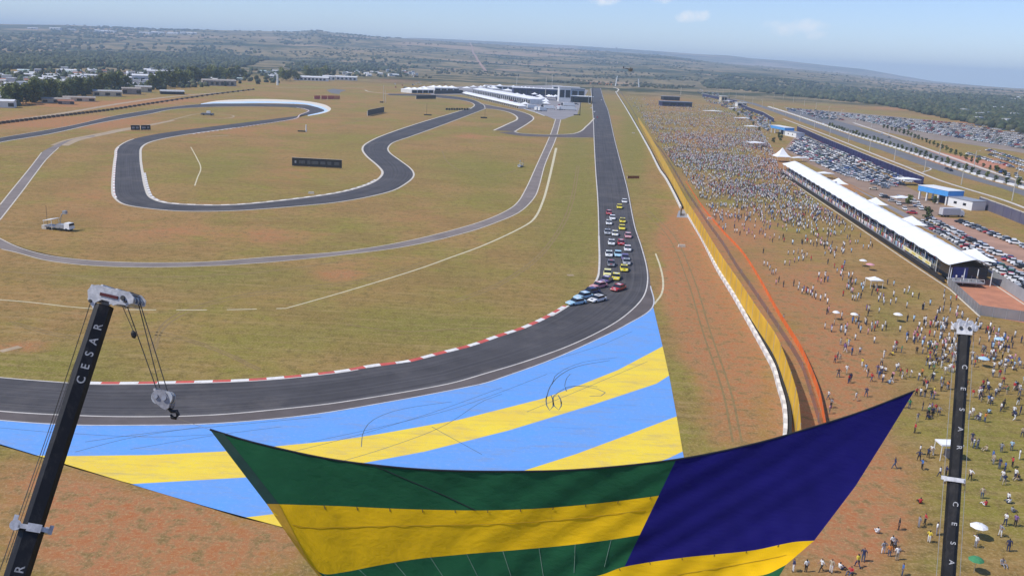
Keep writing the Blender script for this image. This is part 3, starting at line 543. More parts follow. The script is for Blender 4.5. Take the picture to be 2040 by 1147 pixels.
# left crane: tip at photo (205,598), boom leaves the frame at (42,1147)
tip1 = PZ(207, 612, 38); mid1 = PZ(44, 1147, 34.2)
root1, T1, foot1, ax1, n1, s1, L1 = make_crane(tip1, mid1, 'mobile crane with black lettered boom leaning at the left, hook hanging free', -1)
def along(tip, ax, d): return Vector(tip)-ax*d
def px_on_axis(tip, ax, py):
    lo, hi = 0, 60
    for _ in range(50):
        m = (lo+hi)/2
        if projn(np.array(along(tip, ax, m)))[1] < py: lo = m
        else: hi = m
    return lo
W1, D1 = .76, .85
dc = px_on_axis(tip1, ax1, 1052)
b = MB(); boom_section(b, T1(along(tip1, ax1, 0)), T1(along(tip1, ax1, dc)), ax1, n1, s1, W1, D1); boomA = b.build('boom_section', M_black, root1)
b = MB(); boom_section(b, T1(along(tip1, ax1, dc+.001)), T1(along(tip1, ax1, dc+12)), ax1, n1, s1, W1*1.17, D1*1.17); b.build('boom_section', M_black, root1)
b = MB(); boom_section(b, T1(along(tip1, ax1, dc+12.001)), T1(foot1), ax1, n1, s1, W1*1.36, D1*1.36); b.build('boom_section', M_black, root1)
b = MB(); c = T1(along(tip1, ax1, dc))
obox(b, c+n1*.53, ax1, n1, s1, .17, .14, 1.0); obox(b, c-s1*.52, ax1, n1, s1, .28, 1.1, .16); obox(b, c+s1*.5, ax1, n1, s1, .22, 1.1, .12); obox(b, c-s1*.66+ax1*.14, ax1, n1, s1, .5, .34, .16); obox(b, c+n1*.63+s1*.05, ax1, n1, s1, .3, .1, .5); odisc(b, c-s1*.6+n1*.5, n1, .2, .2); obox(b, c+s1*.64+ax1*.05, ax1, n1, s1, .34, .3, .14)
b.build('boom_collar', M_crane, root1)
# head: white welded box reaching to the right with sheaves at both ends
hd = Vector(PZ(272, 606, 37.6))-Vector(PZ(200, 588, 38)); hx = hd.normalized(); hn = (Vector((0, 0, H))-Vector(tip1)).normalized(); hn = (hn-hx*hn.dot(hx)).normalized(); hy = hn.cross(hx).normalized()
def HP(px, py, off=0): return T1(Vector(PZ(px, py, 38))+hn*off)
def plate(mb, pts, th, off, m=0):
    r1 = [HP(x, y, off+th/2) for x, y in pts]; r2 = [HP(x, y, off-th/2) for x, y in pts]; mb.loft([r2, r1], m)
b = MB(); outline = [(189, 600), (188, 582), (196, 572), (210, 571), (240, 579), (270, 585), (279, 596), (277, 607), (262, 611), (246, 609), (238, 612), (230, 604), (216, 600), (203, 606), (199, 618)]
plate(b, outline, .06, .42); plate(b, outline, .06, -.42)
for (x0, y0), (x1, y1) in (((196, 573), (210, 572)), ((215, 573), (238, 579)), ((244, 581), (268, 586)), ((264, 610), (276, 606)), ((190, 598), (190, 584)), ((232, 606), (246, 609))): b.tube([HP(x0, y0, -.42), HP(x0, y0, .42)], .07, 6); b.loft([[HP(x0, y0, k), HP(x1, y1, k), HP(x1, y1+2, k), HP(x0, y0+2, k)] for k in (-.42, .42)])
head = b.build('boom_head', M_crane, root1)
b = MB(); plate(b, [(214, 586), (249, 594), (248, 600), (213, 592)], .05, .47); b.build('red_panel', M_crred, head)
for x, y, r in ((197, 583, .24), (262, 598, .22), (268, 601, .2), (203, 578, .15)):
    for o in (-.25, 0, .25) if r > .18 else (0,):
        b = MB(); odisc(b, HP(x, y, o), hn, r, .09); b.build('sheave', M_grey, head)
for x_, y_, r_ in ((258, 597, .1), (263, 604, .06), (194, 603, .07)): b = MB(); odisc(b, HP(x_, y_, .47), hn, r_, .07); b.build('pin', M_blackm, head)
b = MB(); b.tube([HP(197, 572, .2), HP(230, 577, .2), HP(272, 585, .2)], .02); b.tube([HP(200, 570, -.1), HP(236, 576, -.1), HP(275, 587, -.1)], .02)
hookpx = (326, 790)
for (x0, y0, x1, y1) in ((254, 612, 312, 775), (276, 606, 318, 772), (279, 604, 334, 780)): b.tube([HP(x0, y0), HP(x1, y1)], .022, 5)
b.tube([HP(250, 612, .2), HP(271, 660, .2)], .016, 5)
lo = along(tip1, ax1, 40); b.tube([HP(188, 590, .1), HP(96, 860, -.0), T1(Vector(PZ(5, 1120, 34.3))), T1(along(tip1, ax1, 24)-s1*1.0)], .018, 5); b.tube([HP(190, 590, -.2), T1(Vector(PZ(100, 862, 36.3))), T1(Vector(PZ(12, 1120, 34.5)))], .014, 5)
b.build('hoist_rope', M_rope, root1)
b = MB(); b.tube([HP(270, 659, .2), HP(271, 664, .2), HP(273, 671, .2), HP(274, 675, .2)], [.03, .11, .11, .03], 8); b.build('rope_weight', M_blackm, root1)
its = []
for ch, py in zip('RASEC', (656, 684, 709, 734, 760)):
    d = px_on_axis(tip1, ax1, py); its.append((ch, T1(along(tip1, ax1, d))+n1*(D1/2+.006)+s1*.03, ax1, -s1, .44))
for ch, py in zip('RA', (1134, 1168)):
    d = px_on_axis(tip1, ax1, py); its.append((ch, T1(along(tip1, ax1, d))+n1*(D1*1.17/2+.006)+s1*.03, ax1, -s1, .44))
lettering(its, root1); finish_carrier(root1, 1.9, M_crane)
# hook block of the left crane: its own thing, hanging from the ropes
def KP(px, py, off=0): return Vector(PZ(px, py, 38))+hn*off
hk = empty('hook_block', KP(326, 795), 0, 'white crane hook block with black hook hanging from ropes over the track', 'hook block'); hv = -Vector(hk.location)
b = MB()
for o in (-.2, 0, .2):
    pts = [(309, 784), (315, 777), (325, 776), (334, 781), (341, 792), (344, 802), (342, 812), (336, 817), (327, 812), (315, 802), (309, 793)]
    r1 = [KP(x, y, o+.03)+hv for x, y in pts]; r2 = [KP(x, y, o-.03)+hv for x, y in pts]; b.loft([r2, r1])
b.tube([KP(313, 776, -.2)+hv, KP(313, 776, .2)+hv], .06); b.tube([KP(340, 806, -.2)+hv, KP(340, 806, .2)+hv], .06); b.build('block_frame', mat('scuffed_grey_paint', (.42, .41, .44), .5, .4, 6, c2=(.2, .2, .22)), hk)
for o in (-.1, .1):
    b = MB(); odisc(b, KP(318, 790, o)+hv, hn, .3, .1); b.build('sheave', M_grey, hk)
    b = MB(); odisc(b, KP(334, 793, o)+hv, hn, .3, .1); b.build('sheave', M_grey, hk)
for x, y, r in ((318, 790, .09), (334, 793, .11)): b = MB(); odisc(b, KP(x, y, .26)+hv, hn, r, .06); b.build('axle_cap', mat('axle_cap_steel', (.3, .3, .32), .4, .2, 4, .4), hk)
b = MB(); b.tube([KP(336, 812)+hv, KP(342, 819)+hv, KP(352, 819)+hv, KP(355, 826)+hv, KP(350, 832)+hv, KP(343, 831)+hv, KP(340, 825)+hv], [.07, .08, .085, .09, .09, .08, .04], 8); b.build('hook', M_blackm, hk, True)
# right crane
tip2 = PZ(1921, 668, 54); mid2 = PZ(1886, 1147, 50.5)
root2, T2, foot2, ax2, n2, s2, L2 = make_crane(tip2, mid2, 'mobile crane with near upright black lettered boom at the right, rising among spectators', 1)
dc2 = px_on_axis(tip2, ax2, 958)
b = MB(); boom_section(b, T2(along(tip2, ax2, 0)), T2(along(tip2, ax2, dc2)), ax2, n2, s2, W1*.88, D1); b.build('boom_section', M_black, root2)
b = MB(); boom_section(b, T2(along(tip2, ax2, dc2+.001)), T2(along(tip2, ax2, dc2+12)), ax2, n2, s2, W1*1.0, D1*1.15); b.build('boom_section', M_black, root2)
b = MB(); boom_section(b, T2(along(tip2, ax2, dc2+12.001)), T2(foot2), ax2, n2, s2, W1*1.34, D1*1.34); b.build('boom_section', M_black, root2)
b = MB(); c = T2(along(tip2, ax2, dc2)); obox(b, c+n2*.52, ax2, n2, s2, .24, .12, .95); obox(b, c-s2*.48, ax2, n2, s2, .3, 1.0, .14); obox(b, c+s2*.48, ax2, n2, s2, .26, 1.0, .12); obox(b, c-s2*.6+ax2*.1, ax2, n2, s2, .22, .3, .2); b.build('boom_collar', M_crane, root2)
b = MB(); c = T2(tip2); obox(b, c+ax2*.18+n2*.2, ax2, n2, s2, .5, .5, .85); obox(b, c+ax2*.5-s2*.1, ax2, n2, s2, .5, .5, .5); obox(b, c+ax2*.45+s2*.42, ax2, n2, s2, .22, .7, .4); obox(b, c+ax2*.38-s2*.5, ax2, n2, s2, .26, .5, .5); b.tube([c-s2*.75+ax2*.5, c+s2*.8+ax2*.62], .06); b.tube([c+ax2*.7, c+ax2*1.1+s2*.15], .05); b.tube([c-s2*.5+ax2*.4, c-s2*.75+ax2*.8], .05); b.tube([c+s2*.4+ax2*.4, c+s2*.62+ax2*.9], .05); hd2 = b.build('boom_head', M_crane, root2)
for a_, s_, r in ((.45, -.42, .24), (.55, -.12, .28), (.5, .2, .26), (.42, .5, .22), (.72, .3, .15), (.78, -.3, .15)):
    b = MB(); odisc(b, c+ax2*a_+s2*s_+n2*.3, n2*.7+s2*.5, r, .14); b.build('sheave', M_crane, hd2)
for q_ in (-.2, .25): b = MB(); odisc(b, c+ax2*.3+s2*q_+n2*.5, n2, .1, .1); b.build('pin', M_blackm, hd2)
b = MB(); b.tube([c+s2*.5+ax2*.3, T2(along(tip2, ax2, 20))+s2*.62, T2(along(tip2, ax2, 36))+s2*.7], .014, 5); b.tube([c-s2*.5+ax2*.3, T2(along(tip2, ax2, 20))-s2*.62, T2(along(tip2, ax2, 36))-s2*.7], .014, 5); b.build('hoist_rope', M_grey, root2)
its = []
for txt, pys, w in (('CESAR', (734, 777, 818, 857, 893), D1), ('CESAR', (1005, 1044, 1082, 1120, 1160), D1*1.15)):
    for ch, py in zip(txt, pys): its.append((ch, T2(along(tip2, ax2, px_on_axis(tip2, ax2, py)))+n2*(w/2+.006)+s2*.12, -ax2, s2, .38))
lettering(its, root2); finish_carrier(root2, 1.4, M_crane)
# ================================================================ BANNER between the cranes
M_bg = net_mat('green_banner_cloth', (.019, .118, .047), 1); M_by = net_mat('yellow_banner_cloth', (.98, .585, .008), 1); M_bb = net_mat('deep_blue_banner_cloth', (.011, .008, .135), 1)
for m_ in (M_bg, M_by, M_bb):                        # thin cloth: some daylight comes through
    t = m_.node_tree; b_ = t.nodes['Principled BSDF']; tr = t.nodes.new('ShaderNodeBsdfTranslucent'); mxs = t.nodes.new('ShaderNodeMixShader'); mxs.inputs[0].default_value = .16; o_ = t.nodes['Material Output']
    lk = b_.inputs['Base Color'].links[0].from_socket; t.links.new(lk, tr.inputs[0]); t.links.new(b_.outputs[0], mxs.inputs[1]); t.links.new(tr.outputs[0], mxs.inputs[2]); t.links.new(mxs.outputs[0], o_.inputs[0])
    g_ = t.nodes.new('ShaderNodeTexCoord'); mp_ = t.nodes.new('ShaderNodeMapping'); mp_.inputs['Rotation'].default_value = (0, .5, .3); mp_.inputs['Scale'].default_value = (.25, 1.6, 1.2); t.links.new(g_.outputs['Object'], mp_.inputs[0])
    n_ = t.nodes.new('ShaderNodeTexNoise'); n_.inputs['Scale'].default_value = 1.1; n_.inputs['Detail'].default_value = 7; n_.inputs['Roughness'].default_value = .6; t.links.new(mp_.outputs[0], n_.inputs['Vector']); bp_ = t.nodes.new('ShaderNodeBump'); bp_.inputs['Strength'].default_value = .35; bp_.inputs['Distance'].default_value = .35; t.links.new(n_.outputs['Fac'], bp_.inputs['Height']); t.links.new(bp_.outputs[0], b_.inputs['Normal']); t.links.new(bp_.outputs[0], tr.inputs['Normal'])
    b_.inputs['Roughness'].default_value = .75; b_.inputs['Specular IOR Level'].default_value = .15
def smooth_px(pts, n=10): return catmull(pts, n)
TOP = smooth_px([(418, 855), (490, 877), (560, 894), (640, 911), (720, 923), (850, 935), (1000, 938.5), (1150, 935), (1345, 915), (1500, 884), (1620, 850), (1720, 818), (1822, 778)])
L1p = smooth_px([(531, 1003), (600, 1005), (680, 1007.5), (800, 1013), (937, 1016), (1010, 1015), (1091, 1011), (1200, 1001), (1319, 985.5), (1480, 957), (1620, 922), (1768, 866)])
L2p = smooth_px([(600, 1104), (640, 1141), (680, 1139.5), (750, 1126), (827, 1113), (920, 1103.5), (1024, 1095), (1150, 1083), (1277, 1064.5), (1420, 1035), (1560, 1003), (1704, 968)])
L3p = smooth_px([(690, 1215), (760, 1210), (850, 1200), (960, 1185), (1080, 1168), (1195, 1145), (1244, 1128), (1360, 1110), (1430, 1103), (1503, 1095), (1580, 1079), (1622, 1076)])
L4p = smooth_px([(760, 1330), (900, 1315), (1100, 1265), (1300, 1200), (1420, 1168), (1480, 1150), (1527, 1143), (1566, 1124)])
L5p = smooth_px([(830, 1450), (1000, 1420), (1200, 1350), (1380, 1270), (1470, 1230), (1520, 1200)])
L6p = smooth_px([(890, 1560), (1100, 1500), (1300, 1400), (1480, 1280)])
cA = PZ(418, 855, 38); cB = PZ(1822, 778, 54); pn = np.cross(cB-cA, np.array([0, .9, 1.])); pn /= np.linalg.norm(pn)
if pn[1] > 0: pn = -pn
def on_banner(px, py, u, v, n=0):
    r = ray(px, py); k = np.dot(cA-CO, pn)/np.dot(r, pn)
    off = -2.2*math.sin(math.pi*u)*math.sin(math.pi*min(1, v*.55+.1))+.05*math.sin(v*26+u*9)*(.3+v)+.10*math.sin(u*23+v*5)*v*.6+.05*math.sin(u*61+v*38)*(.25+u)*math.sin(math.pi*u)+.02*math.sin(u*140-v*60)+ .35*max(0, .12-u)/.12*math.sin(v*6)
    return CO+r*(k+off/np.dot(r, pn))
NB = 150; SUB = 9
rows = [resample(p, NB) for p in (TOP, L1p, L2p, L3p, L4p, L5p, L6p)]
diag_top, diag_bot = np.array([1347, 915.]), np.array([1244, 1128.])
for i_, P in enumerate(rows[:4]):                    # vertex column 96 follows the slanted edge of the blue field
    # intersection of polyline with the slanted line
    dd = [(p[0]-diag_top[0])*(diag_bot[1]-diag_top[1])-(p[1]-diag_top[1])*(diag_bot[0]-diag_top[0]) for p in P]
    k = next(j for j in range(1, NB) if dd[j-1]*dd[j] <= 0); tt = dd[k-1]/(dd[k-1]-dd[k]); xp = P[k-1]+(P[k]-P[k-1])*tt
    rows[i_] = np.vstack([resample(np.vstack([P[:k], xp]), 97), resample(np.vstack([xp, P[k:]]), NB-96)[1:]])
v = []; 
def cubic(rows, j, t):                              # smooth across the bands
    k = min(int(t), len(rows)-2); f = t-k; p0 = rows[max(k-1, 0)][j]; p1 = rows[k][j]; p2 = rows[k+1][j]; p3 = rows[min(k+2, len(rows)-1)][j]
    return p1+(p2-p1)*f if True else 0
nrow = (len(rows)-1)*SUB+1
for i in range(nrow):
    for j in range(NB):
        p = cubic(rows, j, i/SUB); v.append(on_banner(p[0], p[1], j/(NB-1), i/(nrow-1)))
org = np.array([(cA[0]+cB[0])/2, (cA[1]+cB[1])/2, cA[2]-15]); v = [np.array(p)-org for p in v]
ban = empty('striped_banner', org, 0, 'huge green yellow and blue striped cloth hanging between the two cranes', 'banner')
cells = {0: MB(), 1: MB(), 2: MB()}
fl = {0: [], 1: [], 2: []}
for i in range(nrow-1):
    bnd = i//SUB
    for j in range(NB-1):
        c_ = 2 if (bnd < 3 and j >= 96) else (bnd % 2)
        fl[c_].append((i*NB+j, (i+1)*NB+j, (i+1)*NB+j+1, i*NB+j+1))
for c_, nm, m_ in ((0, 'green_band', M_bg), (1, 'yellow_band', M_by), (2, 'blue_field', M_bb)):
    used = sorted({q for f in fl[c_] for q in f}); ix = {q: k for k, q in enumerate(used)}; mb = MB(); mb.add([v[q] for q in used], [tuple(ix[q] for q in f) for f in fl[c_]])
    o_ = mb.build(nm, m_, ban, True)
b = MB(); P = [v[j] for j in range(NB)]; b.tube(P[::3]+[P[-1]], .045, 6); b.build('edge_rope', mat('dark_rope', (.02, .02, .025), .7, .2, 4), ban)
for band_i, cols in ((1, range(14, 96, 8)), (3, range(40, 146, 9))):
    for j in cols: b = MB(); i = band_i*SUB; q0, q1 = Vector(v[i*NB+j])+Vector(pn)*.03, Vector(v[(i+1)*NB+j])+Vector(pn)*.03; b.tube([q0, q0+(q1-q0)*.55], .016, 4); b.build('lacing_tie', _mats['dark_rope'], ban)
M_seam = mat('pale_seam_thread', (.16, .26, .20), .8, .2, 3); M_seamy = mat('ochre_seam', (.50, .30, .01), .8, .2, 3)
for j in range(8, 96, 10):
    b = MB(); b.tube([Vector(v[i*NB+j])+Vector(pn)*.02 for i in range(2*SUB, 3*SUB-1)], .012, 4); b.build('seam', M_seam, ban)
for r0, j0, j1 in ((SUB+3, 4, 95), (3*SUB+4, 30, 146)):
    b = MB(); b.tube([Vector(v[r0*NB+j])+Vector(pn)*.02 for j in range(j0, j1, 3)], .012, 4); b.build('seam', M_seamy, ban)
b = MB(); b.tube([Vector(v[i*NB+j])+Vector(pn)*.025 for i, j in ((0, 34), (3, 40), (6, 46), (9, 51))], .02, 4); b.build('crease_line', _mats['dark_rope'], ban)  # thin dark tube drawn along a diagonal crease in the top band
b = MB(); sl_ = [v[i*NB] for i in range(nrow)]; sl2 = [Vector(v[i*NB+3])-Vector(pn)*.0+Vector(pn)*.04 for i in range(nrow)]
b.add([tuple(p) for p in sl_]+[tuple(p) for p in sl2], [(i, nrow+i, nrow+i+1, i+1) for i in range(SUB)], 0); b.add([tuple(p) for p in sl_]+[tuple(p) for p in sl2], [(i, nrow+i, nrow+i+1, i+1) for i in range(SUB, nrow-1)], 1)
b.build('side_hem', [mat('dark_green_hem', (.008, .04, .025), .7, .2, 3), mat('ochre_hem', (.5, .27, .01), .7, .2, 3)], ban)
for p_, q_ in ((Vector(KP(346, 831))-Vector(org), Vector(v[0])), (Vector(v[NB-1]), Vector(tip2)+s2*.3-Vector(org))): b = MB(); b.tube([p_, q_], .008, 5); b.build('sling', mat('thin_sling', (.3, .27, .2), .7, .2, 4), ban)
# ================================================================ BARRIERS AND FENCES ON THE RIGHT OF THE TRACK
def wall_into(mb, P, w, h, seg=None, mats_n=1, z0=0):
    N = normals(P); n = len(P)
    for i in range(n-1):
        m = (i % mats_n); a0 = P[i]+N[i]*w/2; a1 = P[i]-N[i]*w/2; b0 = P[i+1]+N[i+1]*w/2; b1 = P[i+1]-N[i+1]*w/2
        mb.add([(*a0, z0), (*a1, z0), (*b1, z0), (*b0, z0), (*a0, z0+h), (*a1, z0+h), (*b1, z0+h), (*b0, z0+h)], [(4, 5, 6, 7), (0, 4, 7, 3), (1, 2, 6, 5), (0, 1, 5, 4), (3, 7, 6, 2)], m)
bar1 = [(1226, 183), (1243, 210), (1263, 244), (1294, 300), (1314, 340), (1326, 357), (1342, 387), (1356, 416)]
bar2 = [(1370, 431), (1398, 478), (1429, 539), (1460, 590), (1494, 650), (1527, 710), (1541, 738), (1551, 774), (1559, 801), (1563, 826), (1563, 868), (1552, 930)]
M_bw = mat('white_barrier_block', (.78, .77, .73), .7, .12, .6); M_bd = mat('grey_barrier_block', (.58, .56, .53), .8, .2, .6)
for px_, lab, seg in ((bar1, 'long far line of white blocks beside the main straight, ending at the access gap', 3.0), (bar2, 'nearer curving line of white blocks running down past the painted run off', 2.2)):
    g = gl(px_); P = resample(g, step=seg); rt = tag(empty('block_barrier', (*P[0], 0)), lab, 'barrier'); P = P-P[0]
    mb = MB(); wall_into(mb, P, .6, .95, mats_n=2); mb.build('block_row', [M_bw, M_bd], rt)
    Q = resample(g, step=6); Q = Q-Q[0]; N = normals(Q); N = N*np.sign(N[:, :1]); mb = MB(); wall_into(mb, Q+N*.75, .5, 1.0); mb.build('tyre_backing', M_rubber, rt)
# access gap: pale slab with a leaning dark gate arm
poly_sheet('access_slab', [G2(*p) for p in [(1352, 420), (1366, 417), (1378, 428), (1372, 434), (1348, 433)]], .03, M_grey)
t = tag(empty('barrier_gate', G(1356, 428)), 'black gate leaf standing open in the gap of the white barrier', 'gate'); b = MB(); b.box((0, 0, 1.1), (.3, 5.5, 2.0), -.25); b.build('leaf', M_blackm, t); b = MB(); b.tube([(-.7, -2.7, 0), (-.7, -2.7, 2.4)], .12); b.build('post', M_grey, t)
# yellow debris fence
fb = resample(gl([(1271, 240), (1290, 275), (1324, 340), (1345, 382), (1368, 428), (1392, 470), (1431, 540), (1470, 602), (1505, 660), (1540, 716), (1562, 775), (1578, 830), (1584, 862), (1588, 930)]), step=4.0)
yf = tag(empty('yellow_net_fence', (*fb[0], 0)), 'long yellow netting fence between the white barrier and spectators', 'fence'); fb0 = fb-fb[0]
hts = np.interp(np.arange(len(fb)), [0, len(fb)*.25, len(fb)*.6, len(fb)-6, len(fb)-1], [3.2, 4.4, 5.0, 5.2, 5.2])
M_ynet = net_mat('yellow_netting', (.92, .54, .025), .80); b = MB(); n = len(fb); b.add([(*p, .1) for p in fb0]+[(p[0], p[1], h) for p, h in zip(fb0, hts)], [(i, i+1, n+i+1, n+i) for i in range(n-1)]); b.build('netting', M_ynet, yf)
for i in range(0, n, max(1, n//95)):
    b = MB(); b.tube([(*fb0[i], 0), (fb0[i][0], fb0[i][1], hts[i]+.15)], .06, 5); b.build('post', M_grey, yf)
cf = resample(gl([(1236, 184), (1255, 212), (1272, 242), (1294, 275), (1316, 300), (1342, 340), (1368, 385), (1387, 413), (1413, 452), (1439, 488), (1467, 534), (1494, 573), (1550, 657), (1594, 728), (1607, 766), (1622, 815), (1634, 860), (1645, 930)]), step=4.5)
wf = tag(empty('chain_link_fence', (*cf[0], 0)), 'long grey wire fence in front of the crowd, beside the yellow netting', 'fence'); c0 = cf-cf[0]; n = len(cf)
b = MB(); b.add([(*p, .02) for p in c0]+[(*p, 1.5) for p in c0], [(i, i+1, n+i+1, n+i) for i in range(n-1)]); b.build('wire_mesh', net_mat('wire_mesh', (.24, .17, .22), .42), wf)
for i in range(0, n, max(1, n//95)): b = MB(); b.tube([(*c0[i], 0), (*c0[i], 1.7)], .05, 5); b.build('post', M_grey, wf)
of = resample(gl([(1366, 362), (1402, 417), (1440, 463), (1477, 503), (1507, 549), (1547, 622), (1573, 665), (1594, 700), (1614, 745), (1630, 790), (1640, 840), (1652, 920)]), step=3.0)
ofn = tag(empty('orange_mesh_fence', (*of[0], 0)), 'low orange plastic mesh fence curving along the trodden grass', 'fence'); o0 = of-of[0]; n = len(of)
hh = np.interp(np.arange(n), [0, n*.55, n-1], [.55, 1.0, 1.7])
b = MB(); b.add([(*p, .03) for p in o0]+[(p[0], p[1], h) for p, h in zip(o0, hh)], [(i, i+1, n+i+1, n+i) for i in range(n-1)]); b.build('plastic_mesh', net_mat('orange_plastic_mesh', (.95, .20, .035), .95), ofn)
for i in range(0, n, 2): b = MB(); b.tube([(*o0[i], 0), (o0[i][0], o0[i][1], hh[i]+.1)], .035, 5); b.build('stake', M_brown, ofn)
# ================================================================ CARS
PAINT = {'white': (.78, .78, .77), 'silver': (.42, .43, .45), 'grey': (.16, .165, .18), 'black': (.018, .018, .02), 'red': (.45, .03, .03), 'blue': (.05, .11, .32), 'yellow': (.80, .66, .03), 'green': (.06, .18, .10), 'pink': (.62, .28, .30), 'pale blue': (.40, .62, .74), 'purple': (.16, .11, .26), 'beige': (.50, .44, .34), 'dark blue': (.02, .035, .12), 'pale yellow': (.78, .72, .30)}
def paint(n): return mat('paint_'+n.replace(' ', '_'), PAINT[n], .3, .08, 1.5)
def car_shapes(L=4.3, Wd=1.76, Hh=1.46, race=False):
    """body, glass, four wheels, lights of a small saloon car; +x is forward"""
    w = Wd/2; belt = Hh*.6; body = MB()
    st = [(-L/2, .42, belt*.82, .78), (-L/2+.12, .28, belt*.98, .92), (-L*.3, .24, belt*1.02, 1), (0, .22, belt, 1), (L*.2, .22, belt*.98, 1), (L*.36, .24, belt*.86, .97), (L/2-.14, .28, belt*.72, .88), (L/2, .36, belt*.56, .74)]
    body.loft([[(x, -w*k, zb+.06), (x, -w*k*1.02, (zb+zt)/2), (x, -w*k*.94, zt-.05), (x, -w*k*.8, zt), (x, w*k*.8, zt), (x, w*k*.94, zt-.05), (x, w*k*1.02, (zb+zt)/2), (x, w*k, zb+.06)] for x, zb, zt, k in st])
    xr0, xr1, xf0, xf1 = -L*.36, -L*.27, L*.07, L*.2
    body.loft([[(xr1, -w*.84, Hh-.05), (xf0, -w*.84, Hh-.03), (xf0, w*.84, Hh-.03), (xr1, w*.84, Hh-.05)], [(xr1+.1, -w*.74, Hh+.03), (xf0-.1, -w*.74, Hh+.03), (xf0-.1, w*.74, Hh+.03), (xr1+.1, w*.74, Hh+.03)]])
    glass = MB(); glass.loft([[(xr0, -w*.9, belt-.02), (xf1, -w*.9, belt-.04), (xf1, w*.9, belt-.04), (xr0, w*.9, belt-.02)], [(xr1, -w*.825, Hh-.045), (xf0, -w*.825, Hh-.025), (xf0, w*.825, Hh-.025), (xr1, w*.825, Hh-.045)]])
    wheels = []
    for x in (-L*.31, L*.31):
        for y in (-1, 1): m = MB(); odisc(m, (x, y*(w-.08), .32), (0, 1, 0), .32, .22, n=10); wheels.append(m)
    return body, glass, wheels
cb, cg, cw = car_shapes()
def hexify(*mbs):
    o = MB()
    for i, m in enumerate(mbs): o.add(m.v, m.f, i)
    return o
car_proto_mesh = None
allw = MB(); [allw.add(m.v, m.f) for m in cw]
one = hexify(cb, cg, allw); _o = one.build('parked_car', [paint('white'), M_glass, M_rubber]); CAR_ME = _o.data; bpy.data.objects.remove(_o)
_o = cb.build('body', paint('white')); CB_ME = _o.data; bpy.data.objects.remove(_o)
_o = cg.build('windows', M_glass); CG_ME = _o.data; bpy.data.objects.remove(_o)
CW_ME = []
for m in cw: _o = m.build('wheel', M_rubber); CW_ME.append(_o.data); bpy.data.objects.remove(_o)
def setpaint(o, name):
    o.material_slots[0].link = 'OBJECT'; o.material_slots[0].material = paint(name)
def near_car(x, y, rz, c, label, group, scale=1.0, name='parked_car'):
    o = bpy.data.objects.new(name, CB_ME); COL.objects.link(o); o.location = (x, y, .02); o.rotation_euler = (0, 0, rz); o.scale = (scale,)*3; setpaint(o, c); tag(o, label, 'car', group)
    for nm, me in [('windows', CG_ME)]+[('wheel', m) for m in CW_ME]: k = bpy.data.objects.new(nm, me); COL.objects.link(k); k.parent = o
    return o
def far_car(x, y, rz, c, label, group, scale=1.0):
    o = bpy.data.objects.new('parked_car', CAR_ME); COL.objects.link(o); o.location = (x, y, .02); o.rotation_euler = (0, 0, rz); o.scale = (scale,)*3; setpaint(o, c); return tag(o, label, 'car', group)
# ---- race cars on the straight
RL, RW, RH = 5.2, 2.2, 1.5
rb, rg, rw = car_shapes(RL, RW, RH)
def mesh_of(m, name, mats): o = m.build(name, mats); me = o.data; bpy.data.objects.remove(o); return me
RB_ME = mesh_of(rb, 'body', paint('white')); RG_ME = mesh_of(rg, 'windows', M_glass); RW_ME = [mesh_of(m, 'wheel', M_rubber) for m in rw]
wing = MB(); wing.box((-RL/2+.12, 0, 1.28), (.4, 1.75, .06)); wing.box((-RL/2+.12, -.6, 1.05), (.25, .06, .45)); wing.box((-RL/2+.12, .6, 1.05), (.25, .06, .45)); WG_ME = mesh_of(wing, 'rear_wing', M_blackm)
hl = MB(); hl.box((RL/2-.1, .62, .62), (.14, .36, .14)); HL_ME = mesh_of(hl, 'headlight', M_white); hl = MB(); hl.box((RL/2-.1, -.62, .62), (.14, .36, .14)); HR_ME = mesh_of(hl, 'headlight', M_white)
st_ = MB(); st_.box((.62*RL/2, 0, RH*.535), (1.3, .6, .02)); SG_ME = mesh_of(st_, 'stripe', M_blackm)
st_ = MB(); st_.box((-.42, 0, RH+.03), (.9, 1.0, .02)); RP_ME = mesh_of(st_, 'roof_panel', M_blackm)
sdir = np.array(G2(1225, 460))-np.array(G2(1196, 250)); 
def race_car(px, py, c, label, rz, stripe=None):
    x, y = G2(px, py); o = bpy.data.objects.new('race_car', RB_ME); COL.objects.link(o); o.location = (x, y, .06); o.rotation_euler = (0, 0, rz); setpaint(o, c); tag(o, label, 'race car', 'race cars in the pack on the track')
    for nm, me in [('windows', RG_ME), ('rear_wing', WG_ME), ('headlight', HL_ME), ('headlight', HR_ME)]+[('wheel', m) for m in RW_ME]: k = bpy.data.objects.new(nm, me); COL.objects.link(k); k.parent = o
    if stripe:
        k = bpy.data.objects.new('roof_panel', RP_ME); COL.objects.link(k); k.parent = o; setpaint(k, stripe)
        k = bpy.data.objects.new('stripe', SG_ME); COL.objects.link(k); k.parent = o; setpaint(k, stripe)
    return o
hd0 = math.atan2(-1, -.072)
